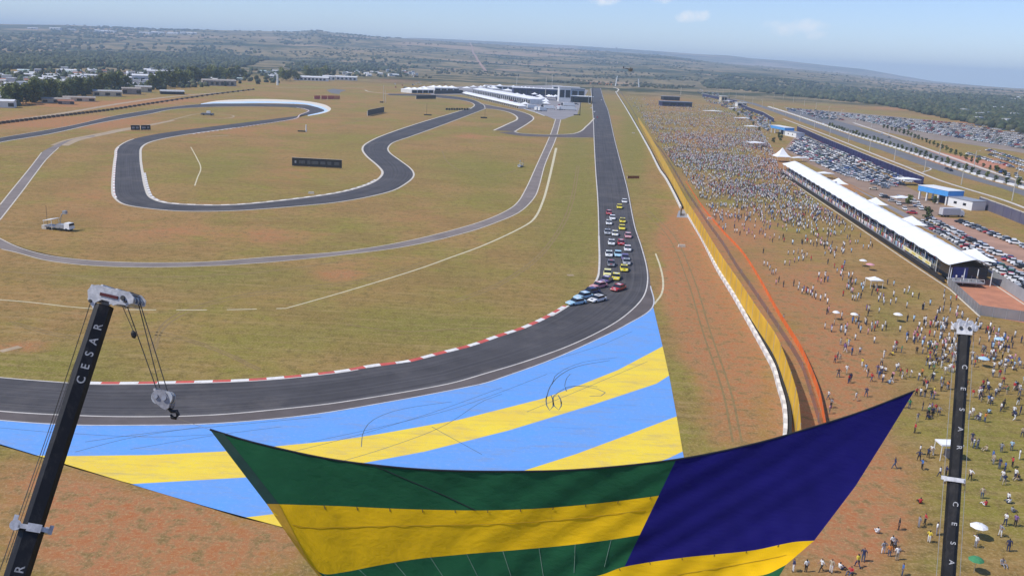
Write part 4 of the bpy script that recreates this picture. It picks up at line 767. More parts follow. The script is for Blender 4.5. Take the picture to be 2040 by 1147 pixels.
cars = [(1244, 404, 'white', 'white race car at the very back of the pack, by the right edge line', 0, None), (1234, 415, 'yellow', 'last yellow race car, just ahead of the rearmost white one', 0, None), (1213, 427, 'red', 'rearmost red race car with white roof, on the left side of the straight', 0, 'white'),
 (1220, 437, 'white', 'white race car just ahead of the rearmost red one', 0, None), (1240, 443, 'yellow', 'yellow race car directly behind another yellow one near the pack rear', 0, 'black'), (1213, 447, 'white', 'white race car overlapping the nose of the white one behind it, left lane', 0, 'black'),
 (1239, 457, 'yellow', 'yellow race car directly ahead of another yellow one near the pack rear', 0, None), (1210, 466, 'silver', 'silver race car at the left edge of the straight, mid pack', 0, 'black'), (1225, 469, 'white', 'white race car with yellow nose between a silver and a pink one', 0, 'yellow'),
 (1251, 473, 'pink', 'pale pink race car on the right side behind a white one', 0, 'white'), (1218, 487, 'white', 'white race car to the left of the mid pack red one', 0, 'black'), (1237, 487, 'red', 'red race car in the middle of the pack among white ones', 0, 'white'),
 (1250, 499, 'white', 'white race car with pink stripe on the right, diagonally ahead of the middle red one', 0, 'pink'), (1213, 510, 'white', 'white race car with green stripe at the left side of the pack', 0, 'green'), (1231, 510, 'pale blue', 'pale blue race car side by side with the green striped one', 0, None),
 (1245, 517, 'purple', 'purple race car partly hidden behind a silver one on the right', 0, None), (1248, 526, 'silver', 'silver race car following the bright yellow one', 0, 'black'), (1217, 529, 'grey', 'grey race car with red stripe left of the bright yellow one', 0, 'red'),
 (1243, 539, 'yellow', 'bright yellow race car on the right in the front half of the pack', 0, 'black'), (1210, 548, 'pale yellow', 'pale yellow race car at the left edge beside another yellow one', -.05, None), (1227, 556, 'yellow', 'yellow race car with pale stripe, foremost of the yellow ones', -.1, 'white'),
 (1207, 562, 'purple', 'purple race car entering the corner ahead of the pale yellow one', -.35, 'white'), (1192, 573, 'pink', 'pink race car in the line of four hugging the inside kerb', -.75, 'white'), (1231, 578, 'red', 'red race car swinging wide into the corner, clear of the others', -.55, 'white'),
 (1176, 585, 'dark blue', 'dark blue race car behind the two pale blue leaders', -.85, None), (1162, 594, 'pale blue', 'pale blue race car in second place along the inside kerb', -.8, 'white'), (1147, 606, 'pale blue', 'pale blue and white race car leading the pack onto the kerb', -.85, 'white'), (1189, 600, 'white', 'white race car with black stripe in the corner, outside the leaders', -.7, 'black')]
for px, py, c, lab, tw, sp in cars: race_car(px, py, c, lab, hd0+tw, sp)
for px, py, c, lab in ((1190, 235, 'red', 'red and white car following far behind on the straight, beside the pit exit'), (1184, 224, 'white', 'white car near the pit exit in front of the red and white one'), (1178, 216, 'white', 'white car leaving the pit lane, second behind the red and white one'), (1175, 208, 'white', 'white car furthest back in the pit exit line'), (1198, 200, 'white', 'lone white car at the right edge of the far straight')): near_car(*G2(px, py), hd0, c, lab, 'late cars near the pit exit')
# ================================================================ PEOPLE
M_skin = mat('skin', (.30, .165, .11), .6, .2, 8); M_hair = mat('dark_hair', (.02, .015, .012), .6, .3, 8); M_shoe = mat('dark_shoes', (.03, .028, .028), .6, .3, 8)
CLOTH = {'white': (.78, .77, .75), 'black': (.02, .02, .022), 'navy': (.025, .035, .10), 'blue': (.06, .16, .42), 'red': (.50, .035, .04), 'grey': (.28, .28, .30), 'yellow': (.75, .58, .06), 'green': (.05, .24, .10), 'pink': (.66, .32, .36), 'pale blue': (.40, .58, .74), 'beige': (.46, .38, .27), 'orange': (.65, .22, .04), 'denim': (.07, .10, .18), 'purple': (.20, .11, .28)}
def cloth(n): return mat('cloth_'+n.replace(' ', '_'), CLOTH[n], .85, .2, 6)
def person_mesh(name, J, E):
    """skeleton joints {name:(x,y,z,r)} and bones [(a,b,region)] grown into one skinned surface; region 0 shirt, 1 trousers, 2 skin, 3 hair, 4 shoes"""
    ks = list(J); me = bpy.data.meshes.new(name); me.from_pydata([J[k][:3] for k in ks], [(ks.index(a), ks.index(b)) for a, b, _ in E], []); o = bpy.data.objects.new(name, me); COL.objects.link(o)
    m = o.modifiers.new('skin', 'SKIN'); 
    for i, k in enumerate(ks):
        r = J[k][3]; r = r if isinstance(r, tuple) else (r, r); me.skin_vertices[0].data[i].radius = r
    me.skin_vertices[0].data[0].use_root = True
    s = o.modifiers.new('sub', 'SUBSURF'); s.levels = 1; s.render_levels = 1
    dg = bpy.context.evaluated_depsgraph_get(); out = bpy.data.meshes.new_from_object(o.evaluated_get(dg)); bpy.data.objects.remove(o); bpy.data.meshes.remove(me)
    for c in (cloth('white'), cloth('navy'), M_skin, M_hair, M_shoe): out.materials.append(c)
    segs = [(Vector(J[a][:3]), Vector(J[b][:3]), r) for a, b, r in E]; head = Vector(J['head'][:3])
    for p in out.polygons:
        c = p.center; best = 1e9; rg = 0
        for a, b, r in segs:
            t = max(0, min(1, (c-a).dot(b-a)/max(1e-9, (b-a).length_squared))); d = (c-(a+(b-a)*t)).length
            if d < best: best, rg = d, r
        if rg == 2 and (c-head).length < .26 and c.z > head.z-.16 and (c.z > head.z+.05 or c.y < head.y-.02): rg = 3
        p.material_index = rg; p.use_smooth = True
    return out
def standing(arms, legs, lean=0.0):
    J = dict(pelvis=(0, 0, .93, (.155, .12)), waist=(0, lean*.3, 1.08, (.14, .105)), chest=(0, lean*.7, 1.28, (.175, .12)), neckb=(0, lean, 1.43, (.10, .075)), neck=(0, lean, 1.49, .055), head=(0, lean+.02, 1.60, (.085, .10)), crown=(0, lean+.01, 1.69, .07))
    E = [('pelvis', 'waist', 0), ('waist', 'chest', 0), ('chest', 'neckb', 0), ('neckb', 'neck', 2), ('neck', 'head', 2), ('head', 'crown', 2)]
    for s, n in ((-1, 'l'), (1, 'r')):
        kx, ky, fx, fy = legs[n]; J['hip'+n] = (s*.095, 0, .86, .095); J['knee'+n] = (s*.10+kx, ky, .49, .062); J['ank'+n] = (s*.10+fx, fy, .09, .042); J['toe'+n] = (s*.11+fx, fy+.15, .035, .036)
        E += [('pelvis', 'hip'+n, 1), ('hip'+n, 'knee'+n, 1), ('knee'+n, 'ank'+n, 1), ('ank'+n, 'toe'+n, 4)]
        sx, sy, ez, ey, ex, hx, hy, hz = (s*.20, lean*.8, *arms[n]); J['sh'+n] = (sx, sy, 1.39, .062); J['el'+n] = (ex*s, ey, ez, .045); J['wr'+n] = (hx*s, hy, hz, .034); v = Vector(J['wr'+n][:3])-Vector(J['el'+n][:3]); v = v.normalized()*.15+Vector(J['wr'+n][:3]); J['hd'+n] = (*v, .036)
        E += [('neckb', 'sh'+n, 0), ('sh'+n, 'el'+n, 0), ('el'+n, 'wr'+n, 2), ('wr'+n, 'hd'+n, 2)]
    return J, E
dn = (1.12, -.03, .26, .28, .04, .88); akimbo = (1.14, -.10, .40, .20, .08, 1.04); up = (1.30, .20, .24, .10, .16, 1.60); fwd = (1.14, .04, .25, .14, .24, 1.18); wave = (1.42, .08, .40, .42, .10, 1.72); swingf = (1.13, .08, .25, .24, .28, .95); swingb = (1.13, -.12, .26, .28, -.25, .93)
flat = dict(l=(0, .01, 0, 0), r=(0, .01, 0, 0)); stride = dict(l=(0, .20, 0, .26), r=(0, .0, 0, -.30)); wide = dict(l=(-.05, .02, -.09, .0), r=(.05, .02, .09, .03))
P_ME = [('standing', person_mesh('person', *standing(dict(l=dn, r=dn), flat))), ('standing', person_mesh('person', *standing(dict(l=akimbo, r=akimbo), wide))), ('raising hands', person_mesh('person', *standing(dict(l=up, r=up), flat))), ('walking', person_mesh('person', *standing(dict(l=swingb, r=swingf), stride, .04))), ('folding arms', person_mesh('person', *standing(dict(l=fwd, r=fwd), wide))), ('waving', person_mesh('person', *standing(dict(l=dn, r=wave), flat)))]
def seated():
    J = dict(pelvis=(0, 0, .16, (.16, .13)), waist=(0, -.05, .34, (.14, .11)), chest=(0, -.06, .54, (.175, .12)), neckb=(0, -.03, .69, (.10, .075)), neck=(0, -.02, .75, .055), head=(0, 0, .86, (.085, .10)), crown=(0, 0, .95, .07))
    E = [('pelvis', 'waist', 0), ('waist', 'chest', 0), ('chest', 'neckb', 0), ('neckb', 'neck', 2), ('neck', 'head', 2), ('head', 'crown', 2)]
    for s, n in ((-1, 'l'), (1, 'r')):
        J['hip'+n] = (s*.11, .06, .16, .10); J['knee'+n] = (s*.17, .42, .40, .065); J['ank'+n] = (s*.14, .66, .09, .042); J['toe'+n] = (s*.15, .80, .05, .036); E += [('pelvis', 'hip'+n, 1), ('hip'+n, 'knee'+n, 1), ('knee'+n, 'ank'+n, 1), ('ank'+n, 'toe'+n, 4)]
        J['sh'+n] = (s*.20, -.04, .65, .062); J['el'+n] = (s*.25, .12, .45, .045); J['wr'+n] = (s*.15, .34, .45, .034); J['hd'+n] = (s*.10, .46, .45, .036); E += [('neckb', 'sh'+n, 0), ('sh'+n, 'el'+n, 0), ('el'+n, 'wr'+n, 2), ('wr'+n, 'hd'+n, 2)]
    return J, E
P_ME.append(('sitting', person_mesh('person', *seated())))
LANDMARKS = [('the blue banner tip', (1822, 800)), ('the square white canopy', (1885, 890)), ("the lower boom end", (1895, 1145)), ('the lowest white parasol', (1952, 1050)), ('the left blue parasol', (1957, 712)), ('the right blue parasol', (1990, 668)), ('the white gazebo', (1740, 565)), ('the orange fence end', (1650, 840)), ('the yard fence corner', (1950, 630)), ('the yellow banner corner', (1600, 1110)), ('the pink parasol', (1732, 527)), ('the lone white parasol', (1700, 637)), ('the right boom top', (1880, 690)), ('the border beside the collar', (2030, 960)), ('the bottom right corner', (2030, 1140)), ('the lounge terrace', (1900, 585)), ('the orange fence middle', (1580, 665))]
LMG = [(n, np.array(G2(*p))) for n, p in LANDMARKS]
people = []
def add_person(px=None, py=None, xy=None):
    x, y = xy if xy is not None else G2(px, py); people.append((x, y))
for p in [(1782, 933), (1833, 1003), (1748, 1062), (1790, 1055), (1830, 1050), (1842, 1045), (1865, 1065), (1850, 1080), (1771, 1108), (1759, 1102), (1781, 1098), (1786, 1115), (1776, 1090), (1580, 1138), (1605, 1139), (1636, 1138), (1655, 1140), (1673, 1134), (1695, 1142), (1708, 1130), (1719, 1118), (1797, 1146), (1872, 950), (1884, 948), (1932, 956), (2000, 966), (1996, 958), (1963, 1008), (2010, 1003), (2016, 1020), (2002, 1046), (2022, 1048), (1992, 1068), (2008, 1098), (1996, 1125), (2030, 915), (2036, 870), (1943, 1090), (1830, 918), (1832, 905), (1822, 862), (1827, 840), (1845, 835), (1870, 827), (1848, 912), (1855, 906), (1836, 935), (1800, 812), (1725, 790), (1668, 715), (1672, 720), (1663, 722), (1643, 655), (1656, 660), (1704, 798), (1650, 795), (1655, 812), (1652, 824), (1560, 640)]: add_person(*p)
def cluster(poly, n, k=(1, 5), spread=1.6):
    while n > 0:
        c = sample_poly(poly, 1)[0]; g = np.array(G2(*c))
        for _ in range(random.randint(*k)):
            add_person(xy=tuple(g+rng.normal(0, spread, 2)*np.array([1, 1.6]))); n -= 1
cluster([(1845, 640), (1900, 645), (1985, 655), (2040, 665), (2060, 760), (1990, 740), (1935, 720), (1860, 740)], 135, (2, 6), 1.6)
cluster([(1850, 670), (1905, 655), (1905, 735), (1860, 760), (1845, 720)], 45, (2, 5), 1.3)
cluster([(1990, 745), (2060, 745), (2060, 830), (1990, 810), (1960, 780)], 34, (2, 5), 1.4)
cluster([(1700, 690), (1880, 640), (1880, 830), (1800, 770), (1690, 770)], 52)
cluster([(1925, 760), (1970, 770), (1960, 870), (1925, 890)], 22, (2, 4), 1.3)
cluster([(1850, 760), (1900, 760), (1890, 900), (1830, 880)], 20, (1, 4), 1.3)
cluster([(1650, 560), (1800, 560), (1850, 610), (1850, 680), (1700, 740), (1640, 650)], 105)
cluster([(1500, 500), (1640, 470), (1720, 540), (1660, 600), (1560, 600)], 90)
cluster([(1900, 860), (2060, 800), (2060, 1140), (1920, 1140)], 22)
cluster([(1880, 590), (1960, 640), (1900, 660), (1860, 620)], 24)
people.sort(key=lambda p: p[1])
shirt_w = ['white']*9+['grey']*2+['black']*2+['navy']*2+['red']*2+['pink', 'pale blue', 'pale blue', 'yellow', 'green', 'beige', 'beige', 'blue', 'orange', 'purple']; trou_w = ['denim']*5+['black']*3+['navy']*2+['beige']*3+['white']*2+['grey']*2
plist = people[:290]; rest_people = people[290:]; recs = []
for x, y in plist:
    sh, tr = random.choice(shirt_w), random.choice(trou_w); pi = random.choices(range(7), [5, 3, 2, 3, 3, 1, 2])[0]
    ds = [np.hypot(x-g[0], y-g[1]) for _, g in LMG]; k = int(np.argmin(ds)); recs.append((x, y, sh, tr, pi, k, ds[k]))
cnt = {}
for r in sorted(recs, key=lambda r: r[6]):
    x, y, sh, tr, pi, k, d = r; pose = P_ME[pi][0]; key = (sh, pose, k); i = cnt.get(key, 0); cnt[key] = i+1
    o = bpy.data.objects.new('person', P_ME[pi][1]); COL.objects.link(o); o.location = (x, y, .0); f = random.choice([1.57, 1.57, 1.9, .4, 2.6, 0, 3.1, -1.2, -2.2])+random.uniform(-.5, .5); o.rotation_euler = (0, 0, f); s = random.uniform(.98, 1.1); o.scale = (s*1.15, s*1.15, s)
    for si, nm in ((0, sh), (1, tr)): o.material_slots[si].link = 'OBJECT'; o.material_slots[si].material = cloth(nm)
    base = {'standing': 'standing in', 'walking': 'walking in', 'sitting': 'sitting in'}.get(pose, pose+' in').replace(',', '')
    tag(o, '%s top spectator %s, %s such to %s' % (sh, base.replace(' in', ''), ordinal(i).replace('nearest', 'closest'), LANDMARKS[k][0]), 'person', 'spectators on the grass')
# low-poly crowd as stuff
def crowd_base():
    mb = MB(); h6 = [(math.cos(2*math.pi*j/6), math.sin(2*math.pi*j/6)) for j in range(6)]
    R_ = [(.0, .13, .10), (.45, .14, .10), (.85, .19, .13), (1.0, .17, .12), (1.35, .24, .14), (1.45, .10, .08), (1.5, .09, .09), (1.62, .11, .12), (1.72, .06, .07)]
    mb.loft([[(a*rx, b*ry, z) for a, b in h6] for z, rx, ry in R_]); fx = []
    for z, _, _ in R_:
        c = (.09, .10, .14) if z <= .6 else (None if z < 1.45 else ((.28, .16, .11) if z < 1.6 else (.03, .022, .02))); fx += [c]*6
    return mb.v, mb.f, fx
CBV, CBF, CBX = crowd_base(); M_crowd = attr_mat('crowd_clothes', .85)
cp = list(rest_people)
dense_poly = [(1243, 190), (1330, 203), (1420, 212), (1505, 246), (1540, 300), (1550, 334), (1610, 395), (1690, 450), (1760, 500), (1740, 540), (1640, 520), (1520, 520), (1470, 500), (1436, 455), (1392, 392), (1352, 335), (1310, 275), (1262, 205)]
k_ = 0
while k_ < 9600:
    px, py = sample_poly(dense_poly, 1)[0]; g = np.array(G2(px, py)); q = 1-np.clip((py-(318+.14*(px-1400)))/165, 0, 1); q = q**2.4*(.35+.65*smooth(186, 240, py)); cl_ = float(vnoise(g[0], g[1], 9.0, 3)*.6+vnoise(g[0], g[1], 26, 4)*.6)
    if random.random() < q*(.12+1.7*max(0, cl_-.36)): cp.append(tuple(g)); k_ += 1
for c in sample_poly([(1400, 190), (1480, 210), (1540, 255), (1530, 290), (1470, 240), (1400, 215)], 320): cp.append(G2(*c))
for c in sample_poly([(1240, 188), (1256, 205), (1300, 270), (1345, 335), (1352, 335), (1310, 270), (1262, 200)], 160): cp.append(G2(*c))
n = len(cp); cw_ = [c for c in shirt_w if c not in ('yellow', 'orange', 'green')]+['black']*3+['white']*12+['pink']*3+['pale blue']*3+['grey']*2; cc = [CLOTH[random.choice(cw_)] for _ in range(n)]
scatter('spectator_crowd', CBV, CBF, [(x, y, 0) for x, y in cp], rng.uniform(0, 6.28, n), rng.uniform(.95, 1.12, n), cc, CBX, M_crowd)
# parasols on the grass
def parasol(px, py, c, label, r=1.1, h=2.1, n=8):
    x, y = G2(px, py); t = tag(empty('parasol', (x, y, 0)), label, 'parasol', 'parasols among the spectators'); b = MB(); rings = []
    for q, z in ((1.0, h-.42), (.72, h-.2), (.36, h-.05), (.04, h)): rings.append([(r*q*math.cos(2*math.pi*j/n), r*q*math.sin(2*math.pi*j/n), z) for j in range(n)])
    b.loft(rings, cap=False); b.build('canopy', cloth(c), t); b = MB(); b.tube([(0, 0, 0), (0, 0, h+.1)], .025, 5); b.build('pole', M_grey, t); return t
for a in ((1988, 690, 'pale blue', 'pale blue parasol furthest right in the dense group above the boom'), (1957, 730, 'pale blue', 'pale blue parasol just right of the boom, below the dense group'), (1946, 1072, 'white', 'white parasol held over a red clad spectator right of the lower boom'), (1700, 640, 'white', 'lone white parasol on the red soil right of the orange fence', .95), (1664, 636, 'white', 'white parasol beside the lone one, nearer the orange fence', .9), (1732, 538, 'pink', 'pink parasol in the group behind the small gazebo', 1.3), (1718, 530, 'white', 'white parasol beside the pink one', 1.2), (1787, 640, 'white', 'white parasol below the small gazebo to its right', 1.1), (1940, 1140, 'green', 'green parasol at the bottom edge right of the boom', .9)):
    parasol(*a)
def gazebo(name, px, py, w, d, h, label, rz=0, peak=.7, group=None, legs=True, rag=M_tent, cat='gazebo'):
    x, y = G2(px, py); t = tag(empty(name, (x, y, 0), rz), label, cat, group); b = MB(); b.pyramid((0, 0), w, d, h, h+peak); b.box((0, 0, h-.1), (w*1.0, d*1.0, .22)); b.build('canopy', rag, t)
    for i in (-1, 1):
        for j in (-1, 1): b = MB(); b.tube([(i*w*.47, j*d*.47, 0), (i*w*.47, j*d*.47, h-.2)], .06, 5); b.build('leg', M_white, t)
    return t
gazebo('gazebo', 1740, 572, 3.6, 3.4, 2.3, 'small white pop up gazebo standing alone among the spectators', .1)
g_ = gazebo('gazebo', 1886, 912, 3.4, 2.2, 2.6, 'big white square canopy half hidden by the boom', .05, .12); b = MB(); b.box((.3, .3, .6), (1.6, 1.0, 1.2)); tag(b.build('vendor_cart', M_brown), 'brown vendor cart under the white square canopy', 'cart'); bpy.data.objects['vendor_cart'].location = g_.location+Vector((.4, .1, 0))
# ================================================================ LONG MARQUEE GRANDSTAND
A_ = np.array(G2(1556, 347)); B_ = np.array(G2(1880, 564)); ux = (B_-A_); LS = np.linalg.norm(ux); ux /= LS; nx = np.array([-ux[1], ux[0]])
if nx[0] < 0: nx = -nx
gs = tag(empty('grandstand_marquee', (*A_, 0)), 'very long white roofed marquee grandstand packed with spectators, black skirt below', 'grandstand')
def SP(u, n, z): p = ux*u+nx*n; return (p[0], p[1], z)
DEP = 12.8
def sbox(mb, u0, u1, n0, n1, z0, z1, m=0):
    v = [SP(u, n, z) for z in (z0, z1) for u, n in ((u0, n0), (u1, n0), (u1, n1), (u0, n1))]; mb.add(v, [(3, 2, 1, 0), (4, 5, 6, 7), (0, 1, 5, 4), (1, 2, 6, 5), (2, 3, 7, 6), (3, 0, 4, 7)], m)
NBAY = 25; bay = LS/NBAY
b = MB(); k = 4; us = np.linspace(-1.5, LS+1, NBAY*k+1); prof_ = [(.3, 5.8), (2.6, 6.3), (6.0, 7.3), (7.0, 7.5), (8.2, 7.2), (10.6, 6.1), (DEP, 5.2)]
rings = []
for i, u in enumerate(us):
    sag = -.28*math.sin(math.pi*((i % k)/k)); end = max(0, (u-LS+16)/22)
    rings.append([SP(u, n*(1+.05*end)-end*0, z+sag-(.3*end if n < 2 else 0)) for n, z in prof_])
b.loft(rings, cap=False, closed=False)
b.loft([[(p[0], p[1], p[2]-.08) for p in r] for r in rings], cap=False, closed=False); rf = b.build('roof', M_tent, gs, False)
for u0, w_ in ((LS*.27, 9), (LS*.52, 10), (LS*.70, 12), (LS*.93, 13)):
    b = MB(); c = SP(u0, DEP+1.2, 0); b.pyramid((c[0], c[1]), w_, 8, 4.9, 7.2, math.atan2(ux[1], ux[0])); b.build('porch_roof', M_tent, gs)
for u0 in (LS*.33, LS*.47, LS*.62, LS*.85): b = MB(); c = SP(u0, 9.2, 6.95); b.box(c, (.9, .9, .5)); b.build('roof_vent', M_grey, rf)
b = MB(); sbox(b, 0, LS, 0, .15, 0, 1.5); b.build('black_skirt', M_blackm, gs)
b = MB()
for r in range(5): sbox(b, 0, LS-14, .3+r*1.5, .3+(r+1)*1.5, 0, 1.35+r*.6)
sbox(b, 0, LS-2, 7.9, DEP-1.0, 0, 1.6); b.build('seating_tiers', mat('grey_decking', (.22, .22, .23), .8, .2, 1), gs)
b = MB(); sbox(b, 0, LS-2, DEP-.9, DEP-.8, 0, 5.0); b.build('back_wall', mat('pale_grey_sheet', (.45, .45, .45), .7, .15, 1), gs)
for i in range(0, NBAY+1):
    b = MB(); c = SP(i*bay, 1.0, 0); b.tube([c, (c[0], c[1], 5.8)], .09, 5); b.build('post', M_white, gs)
b = MB(); sbox(b, LS-38, LS-12, .02, .1, 2.2, 3.3); bn = b.build('sponsor_banner', mat('pale_yellow_banner', (.78, .74, .50), .6, .1, .6), gs)
for q in range(4):
    b = MB(); sbox(b, LS-36+q*6.4, LS-32.5+q*6.4, -.01, .02, 2.45, 3.0); b.build('logo_panel', mat('ochre_logo_panel', (.72, .58, .12), .6, .3, 2), bn)
# lounge at the near end: dark glazed front with a terrace deck
b = MB(); sbox(b, LS-11, LS-1.5, 1.4, 11.8, 1.2, 4.9); b.build('lounge_glass', M_glass, gs)
b = MB(); sbox(b, LS-1.48, LS-1.4, 2.5, 6.5, 1.5, 4.6); b.build('blue_panel', mat('dark_blue_panel', (.03, .04, .22), .4, .3, 1), gs)
b = MB(); sbox(b, LS-1.5, LS+3.5, 1.0, 9.5, 1.15, 1.45); b.build('terrace_deck', M_grey, gs)
b = MB()
for n in np.arange(1, 9.6, 2.1): p = SP(LS+3.4, n, 1.45); b.tube([p, (p[0], p[1], 2.4)], .05, 5)
b.tube([SP(LS+3.4, 1, 2.4), SP(LS+3.4, 9.4, 2.4)], .06, 5); b.build('railing', M_white, gs)
for n in (1.4, 5, 8.6, 12.4): b = MB(); p = SP(LS+.3, n, 0); b.tube([p, (p[0], p[1], 4.7)], .12, 6); b.build('post', M_white, gs)
seat = []
for r in range(5):
    for u in np.arange(.6, LS-15, .62):
        if random.random() < .8: p = SP(u+random.uniform(-.15, .15), (.3+(r+.5)*1.5), 0); seat.append((A_[0]+p[0], A_[1]+p[1], 1.35+r*.6-.2))
n = len(seat); scatter('grandstand_crowd', CBV, CBF, seat, rng.uniform(0, 6.28, n), rng.uniform(1.0, 1.2, n), [CLOTH[random.choice(shirt_w+['white', 'pale blue', 'pink', 'white', 'beige', 'grey'])] for _ in range(n)], [c if i >= 24 else None for i, c in enumerate(CBX)], M_crowd)
# people on the terrace deck
for i_, (n_, c_) in enumerate(((2.4, 'white'), (4, 'white'), (6.5, 'navy'), (8, 'beige'))):
    o = bpy.data.objects.new('person', P_ME[0][1]); COL.objects.link(o); p = SP(LS+1.8, n_, 0); o.location = (A_[0]+p[0], A_[1]+p[1], 1.45); o.rotation_euler = (0, 0, 2+i_)
    for si, nm in ((0, c_), (1, 'black')): o.material_slots[si].link = 'OBJECT'; o.material_slots[si].material = cloth(nm)
    tag(o, '%s top person on the lounge terrace, %s to the black skirt' % (c_, ORD[i_]), 'person', 'guests on the terrace')
# fenced empty yard in front of the lounge
poly_sheet('fenced_yard', [G2(*p) for p in [(1890, 570), (1975, 556), (2100, 632), (2100, 655), (1951, 626)]], .02, M_red)
def panel_fence(name, pts, h, m, label, step=2.5, closed=False, cat='fence', pm=None, top=False):
    g = resample(np.array([G2(*p) for p in pts]), step=step); t = tag(empty(name, (*g[0], 0)), label, cat); q = g-g[0]; n = len(q); b = MB(); wall_into(b, q, .05, h-.05, z0=.05); b.build('panel', m, t)
    for i in range(0, n, max(1, n//90)): k = MB(); k.tube([(*q[i], 0), (*q[i], h+.1)], .06, 5); k.build('post', pm or M_grey, t)
    return t
M_mesh = net_mat('grey_mesh_panel', (.30, .30, .31), .72)
panel_fence('mesh_panel_fence', [(1888, 569), (1951, 628)], 2.4, M_mesh, 'grey mesh panel fence on the left side of the empty red yard'); panel_fence('mesh_panel_fence', [(1951, 628), (2040, 641), (2110, 650)], 2.6, M_mesh, 'grey mesh panel fence closing the near side of the empty red yard')
panel_fence('mesh_panel_fence', [(1976, 560), (2040, 602), (2110, 650)], 3.2, net_mat('pale_mesh_panel', (.42, .43, .44), .85), 'pale tall panel fence between the red yard and parked cars')
b = MB(); line_into(b, resample(np.array([G2(*p) for p in [(1972, 561), (2110, 653)]]), step=2), .5, .05); line_into(b, resample(np.array([G2(1556, 349), G2(1610, 385), G2(1694, 442), G2(1794, 511), G2(1893, 577), G2(1952, 631)]), step=2), .5, .05); tag(b.build('pale_kerb_line', M_cream), kind='structure')
# pagoda at the far end of the grandstand, white canopies behind
gazebo('pagoda_tent', 1556, 322, 9, 9, 3.4, 'white peaked pagoda tent at the far end of the long marquee', .1, 5.2, cat='tent')
gazebo('pagoda_tent', 1590, 322, 12, 4, 2.6, 'low white open canopy just right of the peaked pagoda', .5, .6, cat='tent')
for i, (px, py, w, d, h, lab) in enumerate([(1806, 368, 12, 7, 3.2, 'white tent beside the tall navy wall, left of the blue gatehouse'), (1795, 405, 9, 5, 2.8, 'white awning behind the middle of the long marquee'), (1497, 258, 14, 6, 3, 'white canopy near the navy wall among the far crowd'), (1420, 226, 26, 6, 3, 'long low white canopy at the rear of the dense crowd'), (1462, 220, 16, 6, 3, 'white canopy furthest back beside the far navy wall'), (1505, 292, 12, 8, 3, 'dark edged white canopy in the crowd left of the pagoda'), (1480, 240, 20, 4, 2.6, 'thin white awning right of the low long canopy'), (1640, 355, 10, 5, 2.8, 'white canopy tucked behind the far third of the marquee'), (1450, 205, 14, 7, 3.5, 'white canopy by the far grey tower block')]):
    gazebo('canopy_tent', px, py, w, d, h, lab, .25, .8, cat='tent', group='white canopies behind the crowd')
# ================================================================ NAVY WALL AND GATEHOUSES
def wall_thing(pts, h, label, m=M_navy, cap=True, m2=None):
    g = resample(np.array([G2(*p) for p in pts]), step=4); t = tag(empty('perimeter_wall', (*g[0], 0)), label, 'wall', 'navy perimeter wall sections'); q = g-g[0]; b = MB(); wall_into(b, q, .3, h); b.build('wall_panel', m, t)
    if cap: b = MB(); wall_into(b, q, .5, .25, z0=h+.003); b.build('coping', M_cream, t)
    for i in range(0, len(q), max(2, len(q)//60)): b = MB(); b.box((*q[i], h/2+.1), (.55, .55, h+.2)); b.build('pier', m, t)
wall_thing([(1400, 192), (1432, 198), (1468, 206)], 4.4, 'furthest navy wall section, behind the far crowd'); wall_thing([(1474, 212), (1490, 220), (1520, 231), (1541, 244)], 4.4, 'navy wall section between the far canopies and far gatehouse')
wall_thing([(1588, 261), (1622, 277), (1657, 293), (1735, 327), (1798, 353), (1838, 370)], 4.6, 'long navy wall section running between the two blue gatehouses'); wall_thing([(1950, 413), (2000, 432), (2040, 448), (2120, 482)], 4.6, 'nearest navy wall section, right of the near gatehouse', mat('navy_grey_wall', (.085, .080, .16), .6, .35, .12, c2=(.16, .15, .17)))
def gatehouse(p0, p1, h, label):
    a = np.array(G2(*p0)); c = np.array(G2(*p1)); u = c-a; L = np.linalg.norm(u); rz = math.atan2(u[1], u[0]); m = (a+c)/2; t = tag(empty('gatehouse', (*m, 0), rz), label, 'gatehouse', 'blue gatehouses in the navy wall')
    b = MB(); b.box((-L*.22, 1.5, h-1.2), (L*.56, 9, 2.4)); b.build('blue_fascia', M_blue, t); b = MB(); b.box((-L*.22, 1.5, h+.12), (L*.58, 9.3, .2)); b.build('roof', M_white, t)
    for x in (-L*.47, -L*.33, -L*.12, L*.03):
        for y in (-2.4, 5.4): b = MB(); b.box((x, y, (h-2.4)/2), (.7, .7, h-2.41)); b.build('pillar', M_white, t)
    b = MB(); b.box((L*.28, 1.0, 2.0), (L*.42, 7.5, 4.0)); blk = b.build('ticket_block', M_white, t); b = MB(); b.box((L*.28, 1.0, 4.13), (L*.44, 8, .22)); b.build('block_roof', M_grey, t)
    for x in (L*.2, L*.36): b = MB(); b.box((x, -2.77, 2.1), (1.8, .06, 1.1)); b.box((x, 4.77, 2.1), (1.8, .06, 1.1)); b.build('window', M_glass, blk)
    b = MB(); b.box((-L*.12, 2.5, (h-2.4)/2), (L*.2, 3.5, h-2.5)); b.build('entrance_recess', M_navy, t)
gatehouse((1836, 396), (1946, 420), 6.4, 'near blue fascia gatehouse with white ticket block'); gatehouse((1540, 264), (1592, 275), 6.6, 'far blue fascia gatehouse, smaller, among the parked cars')
